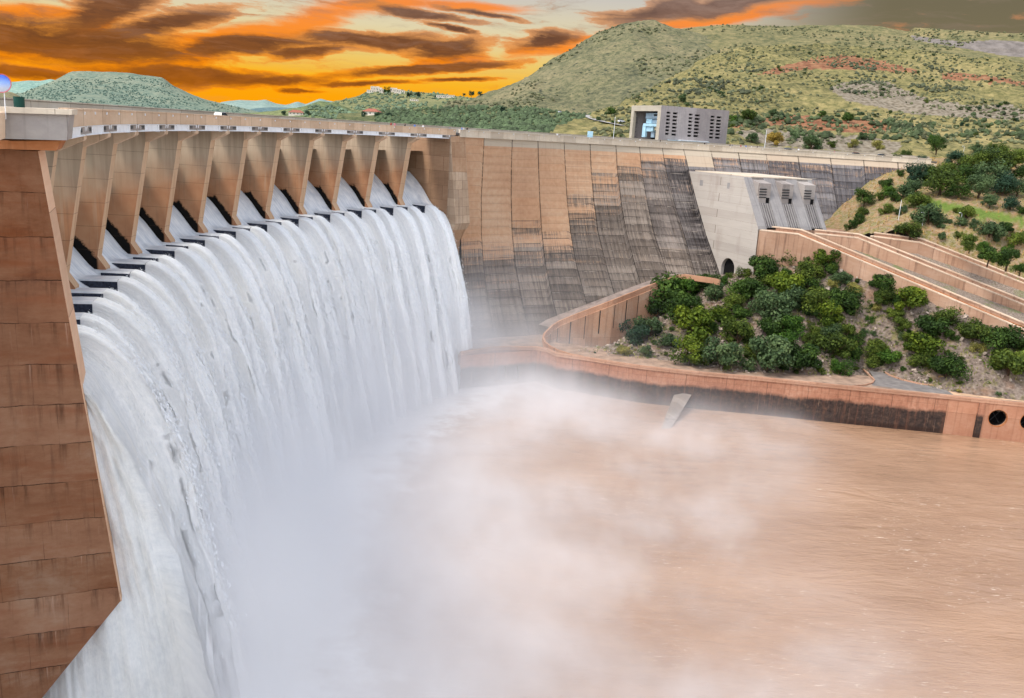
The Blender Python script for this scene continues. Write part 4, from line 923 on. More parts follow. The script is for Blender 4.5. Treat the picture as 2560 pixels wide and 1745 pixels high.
# terrain A: inside ramp wall / terrace / nearest flume
u_f = (FA[2]-FA[1])[:2]; u_f = u_f/np.linalg.norm(u_f)
polyA = [tuple(p[:2]) for p in WP[5:]]; e_ = FA[3]; polyA = [(p[0]-.6, p[1]-.6 if False else p[1]+1.1) for p in polyA]
polyA += [(e_[0]+1, e_[1]+8), (FA[1][0]+2, FA[1][1]+5), (FA[0][0]+2, FA[0][1]+9), (TL[0]+8, TL[1]-6)]+[(p[0], p[1]) for p in RQ[2:10]]
xs = np.arange(4, 190, .9); ys = np.arange(205, 322, .9)
X, Y = np.meshgrid(xs, ys, indexing='ij'); Z = hA(X.ravel(), Y.ravel())
V = []; keep = np.zeros(X.size, bool)
for k, (x, y, z) in enumerate(zip(X.ravel(), Y.ravel(), Z)):
    V.append((x, y, z+.55*noise.fractal((x*.25, y*.25, 1), .8, 2.1, 5)-.1)); keep[k] = inpoly(x, y, polyA)
F = [f for f in grid(len(xs), len(ys)) if all(keep[q] for q in f)]
used = sorted({q for f in F for q in f}); rem = {q: k for k, q in enumerate(used)}
me = mesh('rocky_slope', [V[q] for q in used], [tuple(rem[q] for q in f) for f in F], True)
tag(put('rocky_slope', me, bank_mat('rocky_ground', True)), 'rocky grey brown slope between the terrace and the flumes', 'slope', kind='structure')
# terrain B: slope right of the dam, behind the farthest flume
xs = np.arange(-20, 400, 1.5); ys = np.arange(236, 480, 1.5)
X, Y = np.meshgrid(xs, ys, indexing='ij'); Z = hB(X.ravel(), Y.ravel()); V = []; kp = []; lawn = []
lawnp = [z5(1455, 490), z5(1700, 545), z5(1900, 580), z5(2218, 650), z5(2218, 690), z5(1900, 660), z5(1700, 610), z5(1440, 565)]
ux = (FC2[2]-FC2[1])[:2]; ux /= np.linalg.norm(ux)
for x, y, z in zip(X.ravel(), Y.ravel(), Z):
    V.append((x, y, min(z, 6)+.7*noise.fractal((x*.12, y*.12, 5), .8, 2.1, 5)))
    rr = RP-math.hypot(x-CX, y-CY); i = idx((x, y, 0))
    k1 = FC2[1]; side = ux[0]*(y-k1[1])-ux[1]*(x-k1[0])
    s0 = (FC2[1]-FC2[0])[:2]; side0 = s0[0]*(y-FC2[0][1])-s0[1]*(x-FC2[0][0])
    ok = side > -1.6 if x > k1[0] else side0 > -1
    if ok and (side < .3 if x > k1[0] else side0 < .3): V[-1] = (x, y, min(z, nearest(FC2, np.array([x, y, 0]))[2]-2.0))
    if rr > -3 and i < 25.3: ok = ok and (rr < damoff(min(i, 25), z)+2 or True) and float((np.array([x, y, 0])-TL)@u2) > wdt+.3
    if rr <= -3 and x < 150: ok = True
    kp.append(ok)
    pp = proj([x, y, z])[0]; lawn.append(1. if y > 250 and rr > 3 and inpoly(pp[0], pp[1]+3*noise.noise((x*.2, y*.2, 0)), lawnp) else 0.)
def keepz(k): 
    x, y, z = V[k]; rr = RP-math.hypot(x-CX, y-CY)
    return kp[k]
for k in range(len(V)):
    x, y, z = V[k]; rr = RP-math.hypot(x-CX, y-CY); i = idx((x, y, 0))
    if rr < -1 and rr > -30 and i < 25.4: V[k] = (x, y, min(z, -6))
F = [f for f in grid(len(xs), len(ys)) if all(kp[q] for q in f)]
used = sorted({q for f in F for q in f}); rem = {q: k for k, q in enumerate(used)}
me = mesh('dry_slope', [V[q] for q in used], [tuple(rem[q] for q in f) for f in F], True); fattr(me, 'lawn', [lawn[q] for q in used], 'POINT')
tag(put('dry_slope', me, bank_mat('dry_grass_ground', False)), 'dry grassy slope at the right end of the dam with a bright lawn strip', 'slope', kind='structure')
def dropon(px, py, h, lo=150, hi=430):
    d = ray(px, py); d = d/math.hypot(d[0], d[1]); pv = None
    for t in np.arange(lo, hi, .75):
        P = d*t; e = P[2]-float(h(P[0], P[1])[0])
        if e < 0: return P
    return None
HAZE = 0
# ------------------------------------------------------------- far country
def hill_mat(name, gA, gB, gC, shrub, sdens=.5, red=False, sc=1., cliff=False):
    n = N(name, .97, .05); p = n.pos()
    big = n.noise(p, .006*sc, 5, .62); med = n.noise(p, .05*sc, 6, .68); fin = n.noise(p, .22*sc, 5, .7)
    f = n.math('ADD', n.math('MULTIPLY', big, .35), n.math('ADD', n.math('MULTIPLY', med, .4), n.math('MULTIPLY', fin, .25)))
    c = n.ramp(f, [(.4, gA), (.5, gB), (.6, gC)])
    c = n.mix(n.mr(fin, .42, .66, 0, .4), c, tuple(min(255, v*1.25) for v in gC))
    v = n.voro(p, .14*sc); v2 = n.voro(p, .33*sc)
    k = n.math('MULTIPLY', n.mr(n.math('ADD', v, n.math('MULTIPLY', n.math('SUBTRACT', fin, .5), .5)), .16, .3, 1, 0), n.mr(n.noise(p, .02*sc, 3), .42, .6, 0, 1))
    k2 = n.math('MULTIPLY', n.mr(n.math('ADD', v2, n.math('MULTIPLY', n.math('SUBTRACT', fin, .5), .4)), .14, .26, 1, 0), sdens)
    c = n.mix(n.math('MULTIPLY', n.math('MAXIMUM', k, k2), min(1, sdens*1.5)), c, shrub)
    if red:
        r = n.attr('red'); rk = n.attr('rock'); st = n.noise(n.map(p, (.12, .12, .5)), 1., 6, .7)
        c = n.mix(n.mr(n.math('ADD', r, n.math('MULTIPLY', n.math('SUBTRACT', st, .5), .6)), .36, .56, 0, 1), c, n.ramp(st, [(.3, (84, 56, 42)), (.48, (124, 84, 62)), (.6, (144, 108, 80)), (.75, (120, 112, 72))]))
        c = n.mix(n.mr(n.math('ADD', rk, n.math('MULTIPLY', n.math('SUBTRACT', fin, .5), 1.1)), .45, .7, 0, .9), c, n.ramp(v2, [(.1, (80, 72, 62)), (.4, (112, 102, 90)), (.7, (134, 124, 110))]))
    if cliff:
        r = n.attr('cliff'); st = n.noise(n.map(p, (.08, .08, .02)), 1., 6, .7)
        c = n.mix(n.mr(n.math('ADD', r, n.math('MULTIPLY', n.math('SUBTRACT', st, .5), .6)), .4, .6, 0, 1), c, n.ramp(st, [(.3, (84, 78, 74)), (.6, (124, 116, 110))]))
    n.col(c); n.bump(n.math('ADD', med, n.math('MULTIPLY', fin, .4)), 2.2, .7); return n.m
def cr(p0, p1, p2, p3, t): return .5*((2*p1)+(-p0+p2)*t+(2*p0-5*p1+4*p2-p3)*t*t+(-p0+3*p1-3*p2+p3)*t**3)
def loft(name, lines, mat, label, nc=220, nr=70, amp=2., freq=.02, back=True, seed=0, masks=None):
    """terrain skin through surveyed contour lines (picture x, picture y, distance), near to far"""
    L = []
    for ln in lines:
        xs = [p[0] for p in ln]; t = np.linspace(xs[0], xs[-1], nc)
        yy = np.interp(t, xs, [p[1] for p in ln]); dd = np.interp(t, xs, [p[2] for p in ln])
        for _ in range(2):
            yy[1:-1] = .25*yy[:-2]+.5*yy[1:-1]+.25*yy[2:]; dd[1:-1] = .25*dd[:-2]+.5*dd[1:-1]+.25*dd[2:]
        L.append(np.array([atd(a, b, c) for a, b, c in zip(t, yy, dd)]))
    if back:
        B = L[-1].copy(); k = np.hypot(B[:, 0], B[:, 1])[:, None]; B2 = B*np.array([1, 1, 0])*(1.03)+np.array([0, 0, 1])*(B[:, 2:3]-k*.012); L.append(B2)
        L.append(B*np.array([1, 1, 0])*1.06+np.array([0, 0, -12]))
    n = len(L); per = max(3, nr//(n-1)); R = []
    for k in range(n-1):
        p0 = L[max(0, k-1)]; p1 = L[k]; p2 = L[k+1]; p3 = L[min(n-1, k+2)]
        for j in range(per):
            R.append(cr(p0, p1, p2, p3, j/per) if k < n-3 or not back else p1+(p2-p1)*(j/per))
    R.append(L[-1]); R = np.array(R); nrr = len(R); V = []
    rid = (n-(3 if back else 1))*per
    for r in range(nrr):
        for c in range(nc):
            x, y, z = R[r, c]; d = noise.fractal((x*freq, y*freq, seed), .85, 2.1, 6)
            fa = .35 if r == rid else 1.
            V.append((x, y, z+amp*d*fa))
    me = mesh(name, V, grid(nrr, nc), True)
    if masks:
        pr = proj(np.array(V))
        for nm, polys in masks.items():
            fattr(me, nm, [1. if any(inpoly(a+2*noise.noise((k*.37, 0, 0)), b, q) for q in polys) else 0. for k, (a, b) in enumerate(pr)], 'POINT')
    o = put(name, me, mat); tag(o, label, 'hill', kind='structure'); return o, V
G1, G2, G3 = (66, 68, 44), (102, 100, 66), (134, 122, 84)
red_polys = [[zh(*q) for q in p] for p in ([(1260, 297), (1320, 275), (1400, 254), (1480, 236), (1560, 224), (1640, 222), (1720, 234), (1900, 280), (1905, 294), (1780, 282), (1650, 276), (1450, 274), (1330, 296)],
    [(1995, 292), (2060, 288), (2150, 297), (2330, 328), (2330, 345), (2200, 325), (2100, 322), (2000, 316)], [(1150, 492), (1200, 484), (1280, 468), (1400, 458), (1480, 464), (1600, 478), (1700, 476), (1770, 484), (1805, 520), (1720, 528), (1600, 525), (1500, 522), (1400, 500), (1300, 498), (1160, 505)])]
rock_polys = [[zh(*q) for q in p] for p in ([(1540, 352), (1620, 322), (1780, 320), (1830, 350), (1960, 400), (2120, 412), (2280, 420), (2330, 440), (2330, 480), (2150, 470), (1980, 460), (1880, 455), (1760, 430), (1620, 400)],
    [(1150, 520), (1300, 512), (1500, 535), (1700, 545), (1850, 570), (1800, 620), (1600, 600), (1300, 580)])]
near_hill, NHV = loft('near_hill', [
    [(1330, 366, 372), (1600, 378, 372), (1850, 392, 400), (2200, 412, 425), (2600, 432, 440), (2950, 450, 440)],
    [(1360, 342, 405), (1600, 338, 425), (1850, 345, 455), (2200, 372, 475), (2600, 398, 480), (2950, 410, 480)],
    [(1400, 322, 470), (1620, 296, 500), (1850, 302, 530), (2050, 318, 550), (2200, 328, 560), (2600, 352, 570), (2950, 360, 570)],
    [(1440, 305, 520), (1660, 252, 590), (1900, 248, 640), (2200, 268, 670), (2600, 300, 680), (2950, 310, 680)],
    [(1490, 288, 590), (1720, 190, 740), (1900, 172, 780), (2200, 192, 820), (2600, 228, 830), (2950, 240, 830)],
    [(1540, 276, 640), (1621, 228, 740), (1703, 182, 820), (1791, 136, 900), (1885, 114, 950), (2050, 114, 980), (2250, 124, 1000), (2600, 160, 1010), (2950, 175, 1010)]],
    hill_mat('near_hill_grass', G1, (104, 100, 64), (134, 121, 82), (58, 62, 46), .5, red=True), 'sunlit yellow green hillside with red earth cuts beyond the right end of the dam', 300, 170, 4.2, .03, seed=1, masks=dict(red=red_polys, rock=rock_polys))
loft('plateau_hill', [
    [(1640, 240, 1080), (2000, 200, 1100), (2300, 200, 1120), (2950, 240, 1120)],
    [(1660, 150, 1230), (1850, 120, 1250), (2050, 110, 1270), (2250, 118, 1290), (2419, 122, 1300), (2560, 140, 1300), (2950, 150, 1300)],
    [(1690, 90, 1380), (1785, 80, 1390), (2042, 84, 1400), (2262, 94, 1420), (2281, 92, 1400), (2419, 102, 1330), (2560, 118, 1330), (2950, 125, 1330)],
    [(1703, 73, 1480), (1785, 63, 1500), (1885, 70, 1500), (2042, 66, 1500), (2199, 66, 1500), (2262, 76, 1500), (2272, 79, 1500), (2283, 71, 1420), (2419, 77, 1400), (2560, 85, 1400), (2950, 100, 1400)]],
    hill_mat('plateau_grass', (70, 74, 52), (98, 96, 66), (124, 112, 80), (66, 74, 54), .35, cliff=True, sc=.6), 'long flat plateau with a dark rock cliff on the skyline at right', 260, 80, 4, .008, seed=2,
    masks=dict(cliff=[[zh(*q) for q in [(1870, 140), (1960, 152), (2080, 166), (2200, 160), (2420, 172), (2420, 232), (2250, 222), (2120, 200), (2000, 178), (1890, 160)]]]))
loft('big_hill', [
    [(1000, 318, 800), (1250, 318, 800), (1450, 326, 800), (1700, 330, 820), (1980, 300, 850)],
    [(1060, 284, 960), (1250, 276, 980), (1400, 268, 1000), (1560, 250, 1000), (1720, 215, 1000), (1980, 200, 1000)],
    [(1120, 270, 1100), (1270, 244, 1120), (1400, 200, 1150), (1550, 150, 1180), (1700, 140, 1180), (1980, 160, 1200)],
    [(1175, 257, 1250), (1257, 226, 1280), (1332, 182, 1320), (1401, 138, 1350), (1452, 107, 1360), (1502, 77, 1370), (1552, 58, 1370), (1595, 52, 1370), (1625, 56, 1370), (1665, 66, 1370), (1740, 90, 1380), (1860, 130, 1400), (1980, 170, 1400)]],
    hill_mat('big_hill_grass', (66, 70, 54), (92, 92, 68), (116, 108, 82), (50, 56, 48), .75, sc=.7), 'tall rounded grassy hill peaking behind the control building', 260, 130, 9, .014, seed=3)
loft('scrub_slope', [
    [(820, 345, 480), (1000, 350, 470), (1300, 360, 440), (1620, 372, 420)],
    [(830, 322, 600), (1000, 312, 600), (1300, 318, 560), (1600, 340, 500)],
    [(840, 300, 760), (1000, 290, 780), (1150, 284, 780), (1300, 288, 760), (1450, 300, 680), (1580, 318, 600)],
    [(850, 284, 900), (1000, 276, 930), (1150, 268, 930), (1300, 272, 900), (1450, 284, 800), (1580, 306, 700)]],
    hill_mat('scrub_slope_green', (60, 70, 46), (80, 86, 58), (112, 108, 74), (42, 54, 38), .95), 'dark green scrub covered valley side beyond the middle of the dam', 220, 70, 2.5, .02, seed=4)
loft('town_hill', [
    [(740, 312, 1200), (900, 318, 1150), (1100, 318, 1100), (1320, 320, 1100)],
    [(760, 286, 1500), (900, 276, 1480), (1060, 270, 1450), (1320, 270, 1400)],
    [(800, 268, 1750), (880, 256, 1800), (940, 246, 1850), (1060, 250, 1850), (1320, 258, 1750)],
    [(830, 262, 1900), (848, 254, 1950), (893, 240, 2000), (920, 230, 2020), (941, 225, 2020), (1010, 227, 2020), (1079, 234, 2000), (1147, 241, 2000), (1200, 250, 2000), (1320, 258, 2000)]],
    hill_mat('town_hill_grass', (76, 86, 58), (100, 104, 72), (122, 118, 82), (50, 62, 46), .6, sc=.6), 'grassy hill topped by pale buildings and cypresses', 180, 70, 4, .008, seed=5)
loft('low_ridge', [
    [(560, 312, 900), (700, 315, 900), (860, 318, 900), (960, 320, 900)],
    [(560, 296, 1100), (700, 290, 1100), (790, 276, 1150), (860, 285, 1150), (960, 300, 1100)],
    [(570, 288, 1250), (700, 278, 1250), (760, 266, 1250), (800, 252, 1250), (840, 258, 1250), (880, 275, 1250), (960, 295, 1250)]],
    hill_mat('low_ridge_scrub', (70, 84, 58), (92, 102, 68), (122, 124, 84), (44, 58, 40), .85), 'low dark wooded ridge in front of the town hill', 140, 50, 3, .012, seed=6)
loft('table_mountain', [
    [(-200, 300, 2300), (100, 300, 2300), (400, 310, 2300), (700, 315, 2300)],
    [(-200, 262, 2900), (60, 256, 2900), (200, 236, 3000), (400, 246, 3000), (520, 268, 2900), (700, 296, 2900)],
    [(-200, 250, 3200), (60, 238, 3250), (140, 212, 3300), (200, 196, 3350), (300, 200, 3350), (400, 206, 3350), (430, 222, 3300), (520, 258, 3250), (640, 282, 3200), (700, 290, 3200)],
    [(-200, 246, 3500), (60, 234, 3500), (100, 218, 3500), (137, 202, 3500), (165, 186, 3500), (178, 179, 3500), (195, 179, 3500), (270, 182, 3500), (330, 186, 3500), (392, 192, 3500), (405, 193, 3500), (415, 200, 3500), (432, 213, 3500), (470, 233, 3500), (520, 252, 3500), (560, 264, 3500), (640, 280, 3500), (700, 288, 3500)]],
    hill_mat('table_mountain_hazed_scrub', (78, 96, 86), (98, 112, 98), (120, 124, 106), (66, 86, 78), .5, sc=.35), 'flat topped table mountain on the left skyline', 300, 70, 5, .006, seed=7)  # teal ground colour has the haze of distance painted in
loft('distant_range', [[(-260, 260, 6000), (260, 260, 6000)], [(-260, 208, 6500), (0, 206, 6500), (40, 204, 6500), (72, 201, 6500), (100, 203, 6500), (128, 198, 6500), (140, 202, 6500), (180, 215, 6500), (260, 232, 6500)]],
    hill_mat('distant_hazed_scrub', (96, 124, 118), (110, 136, 126), (126, 146, 132), (76, 104, 98), .3, sc=.2), 'pale blue flat range behind the table mountain', 120, 30, 10, .002, seed=8)  # bluish air of distance is mixed into the ground colour
loft('dark_spur', [[(-200, 285, 1300), (60, 290, 1300), (150, 295, 1300)], [(-200, 235, 1500), (0, 226, 1500), (30, 230, 1500), (60, 246, 1500), (100, 266, 1500), (150, 285, 1500)]],
    hill_mat('dark_spur_scrub', (84, 86, 66), (106, 102, 78), (128, 118, 90), (50, 58, 46), .6), 'small dark brown spur below the blue and white mirror', 80, 40, 4, .01, seed=9)
loft('blue_mountains', [[(480, 290, 7000), (1000, 300, 7000)], [(500, 262, 8600), (545, 258, 8600), (560, 254, 8600), (598, 250, 8600), (640, 252, 8600), (664, 249, 8600), (690, 259, 8600), (716, 263, 8600), (744, 254, 8600), (764, 261, 8600), (780, 254, 8600), (800, 246, 8600), (818, 251, 8600), (850, 255, 8600), (905, 254, 8600), (1000, 262, 8600)]],
    hill_mat('blue_mountain_hazed_scrub', (104, 124, 118), (116, 134, 126), (128, 142, 132), (84, 104, 100), .3, sc=.15), 'faint grey blue peaks low on the horizon', 160, 30, 12, .002, seed=10)  # pale blue haze is put into the ground colour
loft('blue_rise', [[(560, 300, 4200), (860, 300, 4200)], [(600, 278, 4800), (640, 270, 4800), (680, 268, 4800), (740, 269, 4800), (780, 274, 4800), (860, 284, 4800)]],
    hill_mat('blue_rise_hazed_scrub', (72, 92, 96), (84, 104, 106), (96, 114, 112), (58, 78, 80), .3, sc=.2), 'dark blue rise in front of the distant peaks', 100, 24, 6, .003, seed=11)  # blue of the distant air painted into the ground colour
# country floor and reservoir behind the dam, river bed below
def plainland():
    n = N('lowland', .97, .05); p = n.pos(); a = n.noise(p, .01, 6, .65); n.col(n.ramp(a, [(.35, (86, 92, 60)), (.5, (112, 112, 74)), (.65, (136, 126, 88))])); return n.m
R_ = 14000
V = [(-R_, -R_, -95), (R_, -R_, -95), (R_, R_, -95), (-R_, R_, -95)]
tag(put('ground', mesh('ground', V, [(0, 1, 2, 3)]), plainland()), 'lowland ground stretching to the horizon', 'ground', kind='structure')
I = np.arange(-9, 25.3, .5); V = [rad(i, -10, -7) for i in I]; far = [(400, 420, -7), (1500, 1500, -7), (0, 2600, -7), (-2000, 2000, -7), (-1500, -100, -7), (-200, -60, -7)]
n = N('reservoir_water', .12, .5); p = n.pos(); n.col(lin((108, 96, 84))); n.bump(n.noise(n.map(p, (.2, .5, 1)), 1, 4), .2, .4)
V = V+far; tag(put('reservoir', mesh('reservoir', V, tess(V)), n.m), 'still reservoir water held behind the dam', 'reservoir', kind='structure')
# air between here and the mountains
if HAZE:
    m = bpy.data.materials.new('air_haze'); m.use_nodes = True; nt = m.node_tree; nt.nodes.remove(nt.nodes['Principled BSDF']); v = nt.nodes.new('ShaderNodeVolumePrincipled')
    v.inputs['Color'].default_value = (.72, .88, .9, 1); v.inputs['Density'].default_value = HAZE; v.inputs['Anisotropy'].default_value = .3; nt.links.new(v.outputs[0], nt.nodes['Material Output'].inputs['Volume'])
    b = MB().box(-5000, 5500, -600, 9300, -96.5, 420); o = put('haze', b.me('haze'), m); tag(o, 'thin blue air haze over the whole valley', 'haze', kind='stuff')
# ------------------------------------------------------------------ plants
def leaf_mat(name, dark, mid, lite, tr=.25):
    n = N(name, .7, .15); t = n.attr('tone'); r = n.new('ShaderNodeObjectInfo').outputs['Random']
    k = n.math('ADD', t, n.math('MULTIPLY', n.math('SUBTRACT', r, .5), .25))
    c = n.ramp(k, [(.1, dark), (.5, mid), (.9, lite)]); n.col(c)
    d = n.new('ShaderNodeBsdfTranslucent'); n.t.links.new(c, d.inputs[0]); mx = n.new('ShaderNodeMixShader'); mx.inputs[0].default_value = tr
    n.t.links.new(n.b.outputs[0], mx.inputs[1]); n.t.links.new(d.outputs[0], mx.inputs[2]); n.t.links.new(mx.outputs[0], n.n['Material Output'].inputs[0]); return n.m
LM = dict(dk=leaf_mat('dark_green_leaves', (28, 44, 18), (52, 74, 30), (84, 108, 42)), ol=leaf_mat('olive_leaves', (36, 50, 20), (72, 88, 34), (114, 128, 50)),
          yl=leaf_mat('yellow_green_leaves', (38, 54, 16), (76, 94, 26), (122, 136, 42)), gr=leaf_mat('grey_green_leaves', (40, 56, 36), (70, 90, 56), (104, 122, 78)),
          br=leaf_mat('bright_green_leaves', (30, 52, 18), (58, 88, 30), (94, 122, 44)), pl=leaf_mat('pale_dry_leaves', (84, 86, 44), (132, 128, 66), (172, 160, 90)), bl=leaf_mat('blue_green_leaves', (28, 46, 36), (50, 74, 54), (78, 102, 74)),
          rd=leaf_mat('rust_leaves', (92, 84, 36), (140, 118, 52), (176, 148, 70)))
M_bark = plain('bark', (74, 58, 44), .9)
def crown_mesh(seed, n=1000, clumps=14, leaf=.105, flat=.85, hi=1.1, low=.12, cone=0.):
    """unit crown (radius 1): leaf-sized faces in separate clumps with gaps between"""
    r = random.Random(seed); V = []; F = []; T = []; C = []
    for k in range(clumps):
        a = r.uniform(0, 2*pi); h = r.random(); rr = math.sqrt(r.random())*.72*(1-h*(.35+.6*cone))
        C.append((rr*cos(a), rr*sin(a), low+.18+h*hi*.72, r.uniform(.2, .46)*(1-cone*.4*h), r.uniform(-.2, .2)))
    for k in range(n):
        cx, cy, cz, cr_, tn = C[r.randrange(clumps)]
        d = Vector((r.gauss(0, 1), r.gauss(0, 1), r.gauss(0, 1))).normalized(); q = cr_*(r.random()**.33)
        p = Vector((cx, cy, cz))+Vector((d.x*q, d.y*q, d.z*q*flat))
        if p.z < low*.5: p.z = low*.5+r.random()*.08
        nn_ = (d+Vector((r.gauss(0, .5), r.gauss(0, .5), r.gauss(0, .5)+.35))).normalized(); t1_ = nn_.orthogonal().normalized(); t2_ = nn_.cross(t1_)
        a = r.uniform(0, 2*pi); e1 = (t1_*cos(a)+t2_*sin(a)); e2 = nn_.cross(e1); s1 = leaf*r.uniform(.6, 1.4); s2 = s1*r.uniform(.45, .8)
        b = len(V); V += [tuple(p-e1*s1), tuple(p+e2*s2+nn_*s1*.15), tuple(p+e1*s1), tuple(p-e2*s2+nn_*s1*.1)]; F.append((b, b+1, b+2, b+3))
        T.append(max(0, min(1, .48+tn+r.uniform(-.22, .22)+.12*(q/cr_-.6))))
    me = mesh('foliage', V, F); fattr(me, 'tone', T); return me
def stem_mesh(seed, tall=.5):
    r = random.Random(seed); m = MB()
    m.tube([(0, 0, -.25), (.02, .01, tall*.5), (.05, .03, tall)], [.07, .055, .035], 6)
    for k in range(5):
        a = k*1.3+r.random(); m.tube([(.02, .01, tall*.35+.06*k), (.3*cos(a), .3*sin(a), tall+.1*r.random()), (.55*cos(a), .55*sin(a), tall+.25+.2*r.random())], [.035, .022, .01], 5)
    return m.me('stem')
BUSH = [crown_mesh(100+k, 3400, 15+k % 5, .05+.006*(k % 3), .8, 1.0+.1*(k % 3), .1) for k in range(7)]
ROUND = [crown_mesh(130+k, 2400, 12, .052, .9, 1.15, .1) for k in range(3)]
TREE = [crown_mesh(160+k, 3600, 22, .048, .8, 1.25, .45) for k in range(4)]
CONE = [crown_mesh(190, 900, 12, .09, 1.1, 2.0, .2, 1.)]
STEM = [stem_mesh(k, .45) for k in range(3)]; TSTEM = [stem_mesh(10+k, .85) for k in range(3)]
mcache = {}
def colored(me, key):
    k = (me.name, key)
    if k not in mcache:
        c = me.copy(); c.materials.clear(); c.materials.append(LM[key]); mcache[k] = c
    return mcache[k]
for s in STEM+TSTEM: s.materials.append(M_bark)
pr = random.Random(11)
def plant(P, width, key, label, cat='bush', group='bushes on the rocky slope', form='b', squash=1., sink=.05):
    lib = dict(b=BUSH, r=ROUND, t=TREE, c=CONE)[form]; st = TSTEM if form in 'tc' else STEM
    nm = {'bush': 'bush', 'tree': 'tree', 'shrub': 'shrub', 'cypress': 'cypress'}[cat]
    o = empty(nm, (P[0], P[1], P[2]-sink*width), pr.uniform(0, 6.28), label, cat, group); s = width/1.9
    o.scale = (s*pr.uniform(.92, 1.08), s*pr.uniform(.92, 1.08), s*squash*pr.uniform(.9, 1.1))
    part = 'crown' if cat in ('tree', 'cypress') else 'foliage'
    c = bpy.data.objects.new(part, colored(pr.choice(lib), key)); COL.objects.link(c); c.parent = o
    c = bpy.data.objects.new('trunk' if part == 'crown' else 'stem', pr.choice(st)); COL.objects.link(c); c.parent = o
    return o
def wpx(P, px): return px/FL*float(P@FW)      # picture width -> metres at P
KN = dict(dk='dark green', ol='olive green', yl='yellow green', gr='grey green', br='bright green', pl='pale dry', bl='blue green', rd='rust tinged')
